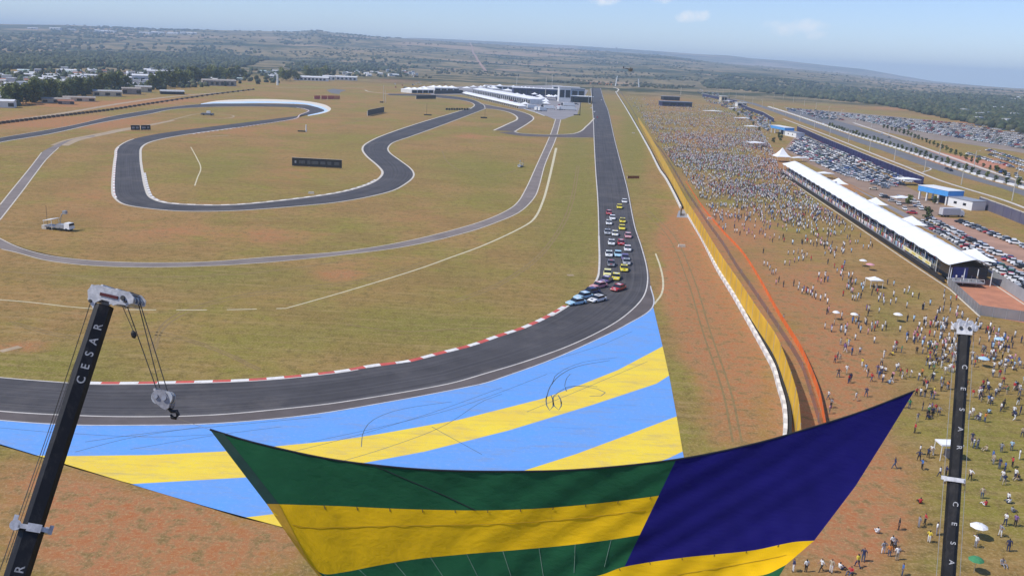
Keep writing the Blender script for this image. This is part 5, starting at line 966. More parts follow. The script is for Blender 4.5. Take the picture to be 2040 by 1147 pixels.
# street lamps
def lamp_proto():
    t = empty('street_lamp'); b = MB(); b.tube([(0, 0, 0), (0, 0, 5), (0, 0, 10.5)], [.24, .2, .15], 6); b.build('pole', mat('lamp_grey', (.55, .52, .46), .5, .15, 1), t); b = MB(); b.tube([(0, 0, 10.4), (-.8, 0, 10.8), (-1.9, 0, 10.9)], .06, 5); b.build('arm', _mats['lamp_grey'], t); b = MB(); b.box((-2.2, 0, 10.85), (.9, .35, .18)); b.build('lamp_head', M_white, t); return t
lp = lamp_proto(); first = True
rowA = [(2016, 400), (1915, 368), (1841, 344), (1781, 322), (1732, 301), (1690, 284), (1653, 269), (1622, 256), (1593, 243), (1565, 231), (1540, 222), (1518, 214), (1499, 207), (1482, 201), (1466, 196), (1452, 192), (1440, 188), (1428, 185)]
rowB = [(2024, 364), (1940, 333), (1871, 310), (1815, 290), (1770, 272), (1735, 258), (1704, 246), (1675, 236), (1650, 228), (1625, 219), (1602, 211), (1580, 205), (1560, 199), (1542, 194)]
for row, nm in ((rowA, 'verge row along the navy wall'), (rowB, 'row across the street')):
    for i, p in enumerate(row):
        o = lp if first else copy_tree(lp); first = False; o.location = G(*p); o.rotation_euler.z = 0 if nm[0] == 'v' else math.pi; tag(o, 'pale street lamp in the %s, %s in it' % (nm, ORD[i] if i < 10 else ordinal(i)), 'street lamp', 'street lamps along the street')
for px, py, h, lab in ((1752, 440, 9, 'thin dark pole'), (1840, 445, 9, 'thin dark pole'), (1837, 470, 5, 'orange stub pole')):
    pass
# ================================================================ PARKED CARS
wall_dir = math.atan2(*(np.array(G2(1735, 327))-np.array(G2(1657, 293)))[::-1]); lane_dir = math.atan2(*(np.array(G2(1980, 525))-np.array(G2(1850, 440)))[::-1])
cols_ = ['white']*11+['silver']*6+['black']*4+['grey']*4+['red']*2+['dark blue', 'beige', 'blue', 'green']
lab_cnt = {}
LOT = []; ncar = 0
def lotcar(x, y, rz, rowname, group, near=True):
    LOT.append((x, y, rz+random.uniform(-.06, .06)+random.choice((0, math.pi)), rowname, group, near, random.choice(cols_)))
def car_row(p0, p1, step, rowname, ang, group, near=True, skip=.08, jit=.25):
    global ncar
    a, c = np.array(G2(*p0)), np.array(G2(*p1)); L = np.linalg.norm(c-a); u = (c-a)/L; s = L-1
    while s > 0:
        if random.random() > skip: p = a+u*s+rng.normal(0, jit, 2); lotcar(p[0], p[1], math.atan2(u[1], u[0])+ang, rowname, group, near); ncar += 1
        s -= step
car_row((1912, 443), (2090, 512), 2.9, 'far row by the dry grass', 1.25, 'cars in the near car park'); car_row((1852, 438), (2085, 558), 2.8, 'middle row of near car park', 1.2, 'cars in the near car park'); car_row((1840, 445), (2085, 585), 2.8, 'front row of near car park', 1.2, 'cars in the near car park')
car_row((1965, 525), (2085, 600), 2.8, 'short row against the panel fence', 1.2, 'cars in the near car park')
for i, (px, py) in enumerate(((1790, 408), (1802, 418), (1816, 426), (1765, 395), (1778, 402), (1740, 378), (1755, 392), (1828, 412), (1822, 404), (1835, 418), (1790, 395))): lotcar(*G2(px, py), lane_dir+random.choice((0, 1.4)), 'loose group behind the marquee', 'cars behind the marquee')
for r, (p0, p1, nm) in enumerate((((1596, 272), (1812, 364), 'row along the navy wall'), ((1590, 277), (1800, 370), 'second row from the navy wall'), ((1582, 286), (1770, 376), 'third row from the navy wall'), ((1578, 292), (1740, 368), 'fourth row from the navy wall'), ((1572, 298), (1690, 352), 'fifth row from the navy wall'), ((1600, 275), (1806, 361), 'kerb row by the navy wall'), ((1585, 282), (1780, 372), 'lane row behind the marquee'), ((1576, 296), (1715, 360), 'marquee side row'))):
    car_row(p0, p1, 3.9 if r else 3.4, nm, 1.2, 'cars between marquee and navy wall', False, .1, .7)
fl_cars = [((1968, 300), (2070, 332), 'first row beside the red yard'), ((1975, 310), (2070, 342), 'second row beside the red yard'), ((1990, 325), (2070, 352), 'third row beside the red yard'), ((1930, 308), (1985, 326), 'short row on the red yard')]
for p0, p1, nm in fl_cars: car_row(p0, p1, 3.6, nm, 1.3, 'cars beside the red earth yard', False, .15, .6)
# far car parks: counted cars too many to single out
cf_pos = []; cf_col = []; cf_rot = []
def far_lot(poly, n, a0):
    for c in sample_poly(poly, n): cf_pos.append((*G2(*c), .02)); cf_rot.append(a0+random.uniform(-.15, .15)); cf_col.append(PAINT[random.choice(cols_+['white', 'white', 'silver', 'white'])])
rowvec = math.atan2(*(np.array(G2(1950, 283))-np.array(G2(1750, 245)))[::-1])
for k in range(9):
    y0 = 224+k*3.1; a, c = np.array(G2(1640+k*14, y0)), np.array(G2(2075, 262+k*5.0)); L = np.linalg.norm(c-a); 
    for s in np.arange(0, L, 3.0):
        if random.random() < .82: p = a+(c-a)*s/L+rng.normal(0, .5, 2); cf_pos.append((p[0], p[1], .02)); cf_rot.append(rowvec+1.5+random.uniform(-.1, .1)); cf_col.append(PAINT[random.choice(cols_+['white', 'silver', 'white', 'pale blue', 'white', 'white', 'white'])])
far_lot([(1560, 216), (1640, 222), (1680, 240), (1640, 238)], 140, .3); far_lot([(1400, 184), (1470, 200), (1540, 240), (1530, 262), (1470, 225), (1400, 200)], 330, 1.2); far_lot([(1390, 178), (1440, 188), (1430, 196), (1390, 186)], 40, 1)
far_lot([(1960, 345), (2070, 372), (2070, 360), (1985, 338)], 14, 1)
CMV = hexify(cb, cg, allw); fxc = [None]*len(cb.v)+[(.02, .025, .035)]*len(cg.v)+[(.02, .02, .02)]*len(allw.v)
LOT.sort(key=lambda c: c[1])
for i_, (x, y, rz, rowname, group, near, c) in enumerate(LOT):
    if i_ < 285:
        key = (c, rowname); i = lab_cnt.get(key, 0); lab_cnt[key] = i+1
        (near_car if near else far_car)(x, y, rz, c, '%s car, %s %s one in the %s' % (c, ordinal(i), c, rowname), group, random.uniform(.95, 1.1))
    else: cf_pos.append((x, y, .02)); cf_rot.append(rz); cf_col.append(PAINT[c])
n = len(cf_pos); scatter('far_parked_cars', CMV.v, CMV.f, cf_pos, cf_rot, rng.uniform(1.02, 1.22, n), cf_col, fxc, attr_mat('car_paint', .3))
# vehicles on the street
for px, py, c, lab in ((1757, 268, 'silver', 'silver car on the far lanes of the street, left one'), (1771, 275, 'grey', 'grey car on the far lanes of the street, behind the silver one'), (1894, 341, 'black', 'black car on the near lanes beside the white median, nearer one'), (1886, 338, 'black', 'black car on the near lanes beside the white median, farther one'), (1640, 247, 'white', 'white car on the far stretch of the street')):
    near_car(*G2(px, py), wall_dir, c, lab, 'cars driving on the street')
# white box lorry in the near car park and coaches in the paddock
def lorry(px, py, L, Wd, Hh, rz, label, c='white_paint', cabc=M_white, name='box_lorry', cat='lorry'):
    t = tag(empty(name, G(px, py), rz), label, cat); b = MB(); b.box((-.6, 0, .95+Hh/2), (L, Wd, Hh)); b.box((-.6, 0, .95+Hh+.06), (L-.1, Wd-.1, .1)); b.build('box_body', _mats[c], t)
    b = MB(); b.loft([[(L/2-.5, -Wd/2+.1, .6), (L/2+1.5, -Wd/2+.1, .6), (L/2+1.5, Wd/2-.1, .6), (L/2-.5, Wd/2-.1, .6)], [(L/2-.5, -Wd/2+.1, 1.9), (L/2+1.55, -Wd/2+.1, 1.9), (L/2+1.55, Wd/2-.1, 1.9), (L/2-.5, Wd/2-.1, 1.9)], [(L/2-.5, -Wd/2+.15, 2.9), (L/2+1.0, -Wd/2+.15, 2.9), (L/2+1.0, Wd/2-.15, 2.9), (L/2-.5, Wd/2-.15, 2.9)]]); cb_ = b.build('driver_cab', cabc, t)
    b = MB(); b.loft([[(L/2+.9, -Wd/2+.2, 1.95), (L/2+1.56, -Wd/2+.2, 1.95), (L/2+1.56, Wd/2-.2, 1.95), (L/2+.9, Wd/2-.2, 1.95)], [(L/2+.9, -Wd/2+.25, 2.75), (L/2+1.12, -Wd/2+.25, 2.75), (L/2+1.12, Wd/2-.25, 2.75), (L/2+.9, Wd/2-.25, 2.75)]]); b.build('windscreen', M_glass, cb_)
    b = MB(); b.box((-.4, 0, .75), (L+1.6, Wd-.8, .3)); b.build('chassis', M_rubber, t)
    for x in (-L*.38, -L*.22, L/2+.6):
        for y in (-1, 1): b = MB(); odisc(b, (x, y*(Wd/2-.18), .48), (0, 1, 0), .48, .3, n=10); b.build('wheel', M_rubber, t)
    return t
mat('pale_grey_panel', (.55, .55, .57), .5, .1, 1)
lorry(1893, 432, 8.2, 2.5, 2.7, lane_dir+math.pi*.62, 'white box lorry at the head of the near car park rows', 'pale_grey_panel')
# ================================================================ INFIELD OBJECTS
def board(p0, p1, h, label, legs=True, m=M_blackm, text=None, name='advertising_board', trim=True, group=None, z0=.25):
    a, c = np.array(G2(*p0)), np.array(G2(*p1)); u = c-a; L = np.linalg.norm(u); t = tag(empty(name, (*((a+c)/2), 0), math.atan2(u[1], u[0])), label, 'board', group)
    b = MB(); b.box((0, 0, z0+h/2), (L, .25, h)); pb = b.build('panel', m, t)
    if trim: b = MB(); b.box((0, 0, z0+h+.06), (L+.3, .34, .12)); b.build('top_frame', M_cream, t)
    for x in np.linspace(-L/2+.3, L/2-.3, 4): b = MB(); b.box((x, .5, (z0+h*.8)/2), (.15, .8, z0+h*.8)); b.build('brace', M_cream, t)
    if text:
        M_fd = mat('faded_grey_marking', (.075, .08, .085), .7, .4, 1.2)
        for x, w, hh, col in text: b = MB(); b.box((x*L, -.14, z0+h*.5), (w*L, .02, hh*h)); b.build('faded_marking', M_fd if col == 0 else mat('pale_grey_marking', (.3, .31, .33), .7, .3, 2), pb)
board((582, 331), (681, 336), 3.9, 'long black board lying across the infield grass, nearest of the black boards', text=[(-.43, .035, .3, 1), (-.30, .12, .4, 0), (-.16, .06, .45, 0), (-.04, .14, .4, 0), (.12, .1, .38, 0), (.25, .08, .42, 0), (.40, .1, .4, 0)])
board((261, 260), (279, 260), 3.0, 'left one of two small joined boards by the hairpin entry', text=[(-.25, .3, .4, 1), (.2, .3, .4, 1)]); board((281, 260), (300, 259.5), 3.0, 'right one of two small joined boards by the hairpin entry', text=[(-.2, .4, .4, 1), (.25, .2, .4, 1)])
board((733, 231.5), (765, 224.5), 5.0, 'slanted black board between the hairpin and the paddock'); board((829, 198), (868, 197.5), 4.6, 'black board below the paddock tents, furthest of the black boards'); board((865, 188), (922, 187), 5, 'black fascia board in front of the left paddock tents')
board((1250, 356), (1273, 356), 1.3, 'low rust coloured board on the grass right of the straight', m=mat('rust_board', (.28, .10, .03), .7, .5, 1.5), trim=False, z0=.1)
for i, x in enumerate((632, 646, 659, 671)): board((x-6, 198.5), (x+6, 198.5), 4.0, 'red board beyond the far hairpin, %s' % ('leftmost of the row of four', 'second from left of four', 'third from left of four', 'rightmost and more orange of four')[i], m=mat('red_board', (.50, .10, .07), .6, .2, .4) if i < 3 else mat('orange_board', (.60, .22, .10), .6, .2, .4), group='row of red boards', trim=False)
for i, x in enumerate(np.linspace(890, 931, 9)):
    g = G(x, 219.5+(i % 2)*.3); t = tag(empty('tyre_stack', g), 'black tyre stack in the row at the inside of the paddock corner', 'tyre stack', 'tyre stacks at the paddock corner')
    for k in range(4): b = MB(); odisc(b, (0, 0, .3+k*.5), (0, 0, 1), 1.2-.1*(k % 2), .46, n=10); b.build('tyre', M_rubber, t)
M_tim = mat('dark_timber', (.10, .075, .05), .8, .3, 2)
for i in range(58):
    u = i/57; px = np.interp(u, [0, .3, .48, .68, .85, 1], [-20, 134, 217, 320, 417, 505]); py = np.interp(px, [-20, 134, 217, 300, 417, 505], [250, 231, 221, 208, 190.5, 179.5]); x, y = G2(px, py)
    b = MB(); b.box((0, 0, .75), (2.4, 1.2, 1.5)); b.box((0, 0, 1.6), (2.0, .9, .2)); o = b.build('tyre_bundle', M_tim); o.location = (x, y, 0); o.rotation_euler.z = .9; tag(o, 'dark tyre bundle in the dotted line along the far left barrier', 'tyre bundle', 'tyre bundles along the far left barrier')
lg = resample(gl([(-20, 249), (134, 230), (217, 220), (300, 207), (417, 189.5), (505, 179)]), step=8); t = tag(empty('low_barrier', (*lg[0], 0)), 'low pale barrier behind the dotted line of tyre bundles', 'barrier'); b = MB(); wall_into(b, lg-lg[0], .4, 1.0); b.build('rail', M_brown, t)
# recovery vehicles, marshals' post, flag masts
def service_unit(px, py, rz, sc, label):
    t = tag(empty('service_truck', G(px, py), rz), label, 'truck'); t.scale = (sc*1.05,)*3
    b = MB(); b.box((-.8, 0, 1.0), (6.2, 2.2, .5)); b.box((.9, 0, 1.5), (2.6, 2.0, .5)); b.build('flatbed', M_grey, t); b = MB(); b.box((3.4, 0, 1.5), (1.9, 2.2, 1.7), taper=.86); c = b.build('driver_cab', M_white, t); b = MB(); b.box((3.75, 0, 1.95), (1.35, 1.95, .6), taper=.9); b.build('window', M_glass, c)
    b = MB(); b.loft([[(-4.0, -1.6, 2.5), (-1.0, -1.6, 3.1), (-1.0, 1.6, 3.1), (-4.0, 1.6, 2.5)], [(-4.0, -1.6, 2.65), (-1.0, -1.6, 3.25), (-1.0, 1.6, 3.25), (-4.0, 1.6, 2.65)]]); b.build('canopy', M_tent, t)
    for x in (-3.8, -1.2):
        for y in (-1.4, 1.4): b = MB(); b.tube([(x, y, 0), (x, y, 2.8)], .05, 5); b.build('canopy_leg', M_white, t)
    b = MB(); b.tube([(-4.6, .8, 0), (-4.6, .8, 6.5)], .05, 5); b.build('antenna_mast', M_blackm, t); b = MB(); b.tube([(.3, 0, 1.6), (.9, .3, 4.4), (1.9, .3, 5.2)], .16, 6); b.box((2.1, .3, 5.2), (1.0, .9, .9)); b.build('lifting_arm', M_grey, t)
    b = MB(); b.box((-4.2, -.4, .6), (1.5, 1.4, 1.1)); b.build('generator', M_cream, t)
    for x in (-2.4, 1.2, 3.3):
        for y in (-1, 1): b = MB(); odisc(b, (x, y*1.0, .45), (0, 1, 0), .45, .3, n=10); b.build('wheel', M_rubber, t)
service_unit(118, 458, -.25, 1.0, 'service truck with white canopy and tall mast in the left infield'); service_unit(1037, 333, -1.9, .62, 'smaller looking service truck beside the service road in the middle')
t = tag(empty('pickup_truck', G(414, 230), .05), 'grey pickup with white load on the grass inside the far bend', 'pickup'); b = MB(); b.box((0, 0, 1.1), (9, 3, 1.4)); b.box((-3.6, 0, .9), (3.4, 2.8, .9)); b.build('body', mat('steel_blue_grey', (.16, .17, .19), .6, .2, 1), t); b = MB(); b.box((.6, 0, 2.6), (2.6, 2.4, 1.7)); b.build('load', M_white, t)
for x in (-3, 3): b = MB(); odisc(b, (x, -1.4, .6), (0, 1, 0), .6, .3, n=10); odisc(b, (x, 1.4, .6), (0, 1, 0), .6, .3, n=10); b.build('axle_wheels', M_rubber, t)
def mast(px, py, h, label, name='pole', r=.12, m=M_white, box=None, cat='pole', group=None):
    t = tag(empty(name, G(px, py)), label, cat, group); b = MB(); b.tube([(0, 0, 0), (0, 0, h)], [r, r*.7], 6); b.build('shaft', m, t)
    if box: b = MB(); b.box(box[0], box[1]); b.build('foot_box', M_blackm, t)
mast(553, 170, 16, 'thick white tower beyond the far left barrier', 'white_tower', 1.6, M_white, cat='tower'); mast(764, 205, 19, 'white mast standing in the grass left of the paddock, left of a pair', r=.35, m=M_cream, box=((-2, 0, .6), (4, 1.6, 1.2))); mast(768, 205, 14, 'shorter white mast, right of a pair in the grass', r=.3, m=M_cream)
mast(850, 230, 11, 'thin pole with black box on the infield below the slanted board', r=.14, m=M_blackm, box=((1, 0, .5), (7, 1.6, 1.0))); mast(966, 236, 10, 'thin pole with black box inside the paddock loop', r=.14, m=M_blackm, box=((-1, 0, .6), (6, 1.6, 1.2))); mast(610, 263, 5, 'short white marshal post on the grass beyond the long black board', r=.5, m=M_white, box=((-3, -.4, .4), (5, 1.6, .8)))
mast(1155, 230, 15, 'black pole at the paddock corner beside the white coach', r=.4, m=M_blackm, box=((-3, 0, .4), (7, 1.2, .8))); mast(1179, 208, 24, 'black start light pole at the pit exit', r=.5, m=M_blackm); mast(1172, 207, 20, 'pale pole at the pit exit, left of the black pole', r=.4, m=M_grey)
for px, py, h, lab in ((1087, 184, 26, 'tall pale pole behind the dark glazed pit building, left'), (1099, 182, 30, 'tall pale pole behind the dark glazed pit building, right'), (1029, 178, 26, 'tall pale pole at the rear of the garages'), (1086, 200, 17, 'pale pole in front of the dark glazed pit building'), (1356, 189, 15, 'thick white pole beside the far grandstand')): mast(px, py, h, lab, r=.5, m=M_cream)
b = MB(); 
for px, py, hgt, lab, dx in ((1226, 172, 24, 'white pylon at the end of the straight, left of two', .6), (1273, 174, 20, 'white pylon at the end of the straight, right of two', -.6)):
    t = tag(empty('pylon', G(px, py)), lab, 'pylon'); b = MB(); b.tube([(0, 0, 0), (dx*5, 0, hgt)], [1.5, 1.0], 6); b.build('shaft', M_white, t); b = MB(); b.box((dx*5, 0, hgt+.5), (4, 2, 1.2)); b.build('head', M_grey, t)
# helicopter over the end of the straight
hc = tag(empty('helicopter', PZ(1256, 139, 760), .5), 'small dark helicopter hovering above the end of the straight', 'helicopter'); M_hel = mat('helicopter_dark', (.05, .045, .04), .4, .3, .5); M_hel2 = mat('helicopter_sand', (.20, .17, .11), .4, .2, .5)
b = MB(); b.loft([[(x, r*math.cos(a), r*1.1*math.sin(a)) for a in np.linspace(0, 2*math.pi, 9)[:-1]] for x, r in ((-2.4, .35), (-1.6, 1.0), (0, 1.35), (1.6, 1.15), (2.5, .4))]); b.build('cabin', M_hel2, hc, True); b = MB(); b.loft([[(x, r*math.cos(a), .25+r*math.sin(a)) for a in np.linspace(0, 2*math.pi, 9)[:-1]] for x, r in ((.9, 1.1), (1.9, .95), (2.55, .3))]); b.build('cockpit_glass', M_glass, hc, True)
b = MB(); b.tube([(-1.8, 0, .5), (-7.2, 0, .9)], [.45, .16], 8); b.box((-7.2, 0, 1.5), (.9, .12, 1.8)); b.build('tail_boom', M_hel, hc); b = MB(); b.tube([(0, 0, 1.3), (0, 0, 2.0)], .16, 6); b.build('rotor_mast', M_hel, hc)
for a in (.4, .4+math.pi/2, .4+math.pi, .4+3*math.pi/2): b = MB(); b.box((3.0*math.cos(a), 3.0*math.sin(a), 2.02), (5.6, .4, .06), a); b.build('rotor_blade', M_hel, hc)
for y in (-1, 1): b = MB(); b.tube([(-1.6, y*1.1, -1.9), (1.9, y*1.1, -1.9), (2.2, y*1.1, -1.7)], .09, 5); b.tube([(-.8, y*.7, -1.0), (-.8, y*1.1, -1.9)], .07, 5); b.tube([(.9, y*.7, -1.0), (.9, y*1.1, -1.9)], .07, 5); b.build('skid', M_hel, hc)
# small white things lying on the grass
for px, py in ((1262, 266), (1415, 437), (620, 386), (1358, 492)):
    b = MB(); b.box((0, 0, .4), (2.4, .8, .8), .1, taper=.85); o = b.build('marker_block', M_cream); o.location = G(px, py); tag(o, 'pale marker block lying on the grass, %s' % {1262: 'right of the far straight', 1415: 'beside the barrier gap', 620: 'inside the hairpin below the long board', 1358: 'on the red soil right of the corner'}[px], 'block')
# ================================================================ TREES
M_leaf1 = leaf_mat('olive_leaves', (.055, .075, .020), (.20, .215, .06)); M_leaf2 = leaf_mat('dark_leaves', (.028, .045, .015), (.10, .125, .04)); M_bark = mat('grey_bark', (.16, .12, .09), .9, .3, 2)
def tree_meshes(h, rad, nleaf, leaf, mt, seed, crown0=.25, squash=1.0):
    rs = random.Random(seed); tr = MB(); tr.tube([(0, 0, 0), (.1, 0, h*.25), (-.1, .1, h*.5), (0, 0, h*.75)], [h*.022, h*.017, h*.011, h*.004], 6); blobs = []
    for i in range(11):
        a = rs.uniform(0, 6.28); q = rs.uniform(.15, .75)*rad; z = h*rs.uniform(crown0+.12, .86); blobs.append((q*math.cos(a), q*math.sin(a), z, rad*rs.uniform(.28, .55)))
        tr.tube([(0, 0, z*.6), (q*math.cos(a)*.5, q*math.sin(a)*.5, z*.8), (q*math.cos(a), q*math.sin(a), z)], [h*.009, h*.006, h*.003], 4)
    blobs.append((0, 0, h*.88, rad*.4)); mb = MB()
    for k in range(nleaf):
        bx, by, bz, br = rs.choice(blobs); d = Vector((rs.gauss(0, 1), rs.gauss(0, 1), rs.gauss(0, 1))).normalized()*br*rs.uniform(.45, 1.05); c = Vector((bx, by, bz))+Vector((d.x, d.y, d.z*squash))
        n = (d.normalized()+Vector((rs.uniform(-1, 1), rs.uniform(-1, 1), rs.uniform(-.2, 1.2)))*.7).normalized(); a = n.orthogonal().normalized(); b = n.cross(a); s = leaf*rs.uniform(.6, 1.3)
        mb.add([c+a*s, c+b*s*.8, c-a*s*.9, c-b*s*.7], [(0, 1, 2, 3)])
    return mesh_of(tr, 'trunk', M_bark), mesh_of(mb, 'crown', mt)
TR = [tree_meshes(20, 8.8, 1100, .95, M_leaf1, 11), tree_meshes(18, 9.5, 1100, .95, M_leaf1, 12, .15), tree_meshes(22, 8.4, 1050, 1.0, M_leaf1, 13, .2), tree_meshes(17, 9, 950, .95, M_leaf2, 14, .1)]
SM = [tree_meshes(4.2, 1.5, 260, .34, M_leaf2, 21, .15), tree_meshes(3.6, 1.3, 220, .32, M_leaf2, 22, .2), tree_meshes(4.8, 1.7, 280, .36, M_leaf1, 23, .15)]
def tree(x, y, me, label, group, s=1.0, name='tree', z=0):
    t = tag(empty(name, (x, y, z), random.uniform(0, 6.28)), label, 'tree', group); t.scale = (s*random.uniform(.9, 1.1), s*random.uniform(.9, 1.1), s)
    for nm, m in (('trunk', me[0]), ('crown', me[1])): o = bpy.data.objects.new(nm, m); COL.objects.link(o); o.parent = t
rowt = [(x+random.uniform(-3, 3), np.interp(x, [16, 100, 180, 255], [213, 201, 190, 179])-random.uniform(0, 4)) for x in np.arange(18, 256, 8.5)]; n1_ = len(rowt)
rowt += [(x+random.uniform(-3, 3), np.interp(x, [300, 400, 480], [180, 167, 159])-random.uniform(0, 3)) for x in np.arange(304, 484, 8.5)]; n2_ = len(rowt)
rowt += [(562, 162), (570, 161), (578, 161), (588, 160), (612, 157), (622, 156), (632, 156), (641, 155), (650, 155), (662, 154)]
for i, (px, py) in enumerate(rowt):
    w = 'western row, %s to the left edge' % ordinal(i) if i < n1_ else ('clump behind the far left barrier, %s to the left' % ordinal(i-n1_) if i < n2_ else 'trees behind the white tower, %s to it' % ordinal(i-n2_))
    tree(*G2(px, py), TR[i % 4], 'large bushy tree in the '+w, 'large trees on the left', random.uniform(.8, 1.02)*(1 if py > 175 else 1.12))
for i, p in enumerate(TREE_SPOTS):
    if i < 46: tree(p[0], p[1], SM[i % 3], 'small round street tree in the white median, %s to the camera' % ordinal(i), 'street trees in the median', random.uniform(.85, 1.25), 'street_tree')
vg = resample(gl([(2000, 352), (1940, 326), (1880, 300), (1840, 283), (1800, 268), (1760, 256)]), step=17)
for i, p in enumerate(vg): tree(p[0], p[1], SM[(i+1) % 3], 'small tree on the verge beside the red earth yard, %s to the camera' % ordinal(i), 'verge trees by the red yard', random.uniform(.8, 1.2), 'street_tree')
for i, (px, py) in enumerate([(1495, 241), (1500, 250), (1478, 228), (1541, 285), (1470, 232), (1462, 224), (1512, 262), (1552, 275), (1810, 262), (1800, 268), (1862, 407), (1808, 412), (1845, 438), (1555, 282)]): tree(*G2(px, py), SM[i % 3], 'dark small tree among the parked cars and tents, %s to the long marquee' % ordinal(i), 'trees among the parked cars', random.uniform(1.0, 1.5), 'street_tree')
# woods and scrub
IV, IF = ico(1); M_wood = attr_mat('woodland', .9, True)
def woods(name, polys, hz=(5, 9), rad=(3.5, 6), cols=((.030, .045, .018), (.055, .072, .028), (.075, .080, .035), (.022, .034, .014)), clump=0):
    pos, sc, cl = [], [], []
    for poly, n in polys:
        for px, py in sample_poly(poly, n):
            g = G(px, py); r = math.hypot(g[0], g[1])
            if g[1] < 0 or r > 9000: continue
            if clump and float(vnoise(g[0], g[1], 190, 8)*.6+vnoise(g[0], g[1], 60, 9)*.5) < clump: continue
            z = float(terrain(g[0], g[1])); R_ = random.uniform(*rad)*(1+max(0, r-1500)/4500); hh = random.uniform(*hz); pos.append((g[0], g[1], z+hh*.35)); sc.append((R_, R_*random.uniform(.8, 1.2), hh*.62)); c = random.choice(cols); q = random.uniform(.75, 1.3); cl.append([v*q for v in c])
    n = len(pos); scatter(name, IV, IF, pos, rng.uniform(0, 6.28, n), sc, cl, None, M_wood, jitter=.16)
woods('woodland', [([(1395, 166), (1440, 160), (1520, 163), (1700, 178), (1860, 188), (2060, 196), (2060, 258), (1960, 250), (1900, 240), (1830, 225), (1760, 210), (1660, 200), (1560, 190), (1480, 181), (1410, 176)], 4200), ([(1880, 225), (2060, 215), (2060, 268), (1960, 254)], 160)])
woods('woodland', [([(-20, 92), (200, 84), (400, 92), (520, 104), (540, 122), (480, 136), (330, 140), (120, 136), (-20, 140)], 1400), ([(-20, 112), (200, 108), (400, 110), (540, 122), (480, 136), (330, 140), (120, 136), (-20, 140)], 3200), ([(-20, 92), (250, 88), (480, 100), (300, 100), (-20, 102)], 1000), ([(510, 92), (700, 92), (850, 98), (850, 116), (700, 118), (560, 114)], 1900), ([(560, 128), (760, 128), (860, 138), (700, 144), (580, 142)], 420)], (6, 11), clump=.37)
woods('scrub', [([(700, 148), (840, 150), (1000, 150), (1120, 158), (1240, 162), (1345, 170), (1400, 172), (1345, 178), (1240, 172), (1110, 166), (990, 158), (840, 156)], 900), ([(850, 108), (1100, 116), (1340, 128), (1480, 150), (1400, 166), (1240, 160), (1000, 150), (860, 148)], 2200), ([(1100, 122), (1340, 134), (1400, 150), (1240, 148), (1120, 140)], 2000), ([(1440, 128), (1700, 150), (1860, 168), (2060, 186), (2060, 196), (1860, 186), (1700, 172), (1520, 158)], 1200), ([(540, 118), (700, 120), (860, 122), (860, 134), (600, 130)], 700)], (3, 7), (2.5, 5), clump=.56, cols=((.05, .06, .025), (.09, .085, .04), (.035, .045, .02)))
woods('town_garden_trees', [([(0, 142), (130, 136), (340, 142), (560, 140), (560, 158), (470, 164), (320, 176), (100, 200), (-20, 216)], 560), ([(660, 140), (830, 142), (830, 156), (660, 152)], 60), ([(0, 196), (40, 190), (30, 214), (-10, 216)], 14), ([(250, 172), (470, 162), (560, 160), (560, 166), (480, 170), (260, 184)], 60)], (4, 8), (2.5, 4.5))
# ================================================================ TOWN HOUSES
def house_mesh(w, d, h, rf, gable, wallm, roofm):
    mb = MB(); mb.box((0, 0, h/2), (w, d, h), 0, 0)
    if gable: e = .5; mb.add([(-w/2-e, -d/2-e, h), (w/2+e, -d/2-e, h), (w/2+e, d/2+e, h), (-w/2-e, d/2+e, h), (-w/2-e, 0, h+rf), (w/2+e, 0, h+rf)], [(0, 1, 5, 4), (2, 3, 4, 5), (0, 4, 3), (1, 2, 5), (3, 2, 1, 0)], 1)
    else: mb.box((0, 0, h+.2), (w+.6, d+.6, .35), 0, 1)
    for x in (-w*.28, w*.25): mb.box((x, -d/2-.02, h*.55), (w*.16, .1, h*.35), 0, 2); mb.box((x, d/2+.02, h*.55), (w*.16, .1, h*.35), 0, 2)
    mb.box((0, -d/2-.03, h*.35), (w*.11, .1, h*.7), 0, 2); return mesh_of(mb, 'house', [wallm, roofm, M_glass])
M_w1 = mat('white_render', (.74, .73, .70), .8, .15, .3); M_w2 = mat('cream_render', (.60, .52, .38), .8, .2, .3); M_r3 = mat('grey_fibre_roof', (.42, .42, .42), .8, .25, .4); M_r1 = mat('pale_roof', (.66, .66, .66), .7, .15, .3); M_rg = mat('pale_green_roof', (.45, .56, .52), .7, .2, .3)
HM = [('white gabled house with pale roof', house_mesh(11, 8, 3.4, 1.8, True, M_w1, M_r1)), ('white house with terracotta roof', house_mesh(10, 8, 3.3, 2.0, True, M_w1, M_tile)), ('cream house with grey roof', house_mesh(12, 8, 3.6, 1.6, True, M_w2, M_r3)), ('flat roofed white two storey house', house_mesh(9, 9, 6.4, 0, False, M_w1, M_r1)), ('long pale shed with low roof', house_mesh(22, 9, 4.2, 1.5, True, M_w1, M_r1)), ('white house with pale green roof', house_mesh(13, 9, 3.6, 1.4, True, M_w1, M_rg))]
def houses(poly, n, where, group, weights=(6, 2, 3, 4, 2, 2)):
    pts = sorted([(G2(*p)) for p in sample_poly(poly, n)], key=lambda q: q[1])
    for i, (x, y) in enumerate(pts):
        nm, me = random.choices(HM, weights)[0]; o = bpy.data.objects.new('house', me); COL.objects.link(o); o.location = (x, y, float(terrain(x, y))); o.rotation_euler.z = random.choice((.3, 1.87, .3, .5))+random.uniform(-.1, .1); s = random.uniform(.72, 1.1); o.scale = (s, s, s)
        tag(o, '%s %s' % (nm, where), 'house', group+', '+nm)
houses([(0, 146), (120, 140), (330, 143), (470, 141), (560, 141), (555, 156), (470, 160), (330, 172), (250, 178), (100, 196), (-10, 208)], 235, 'in the dense town beyond the left tree row', 'houses in the left town')
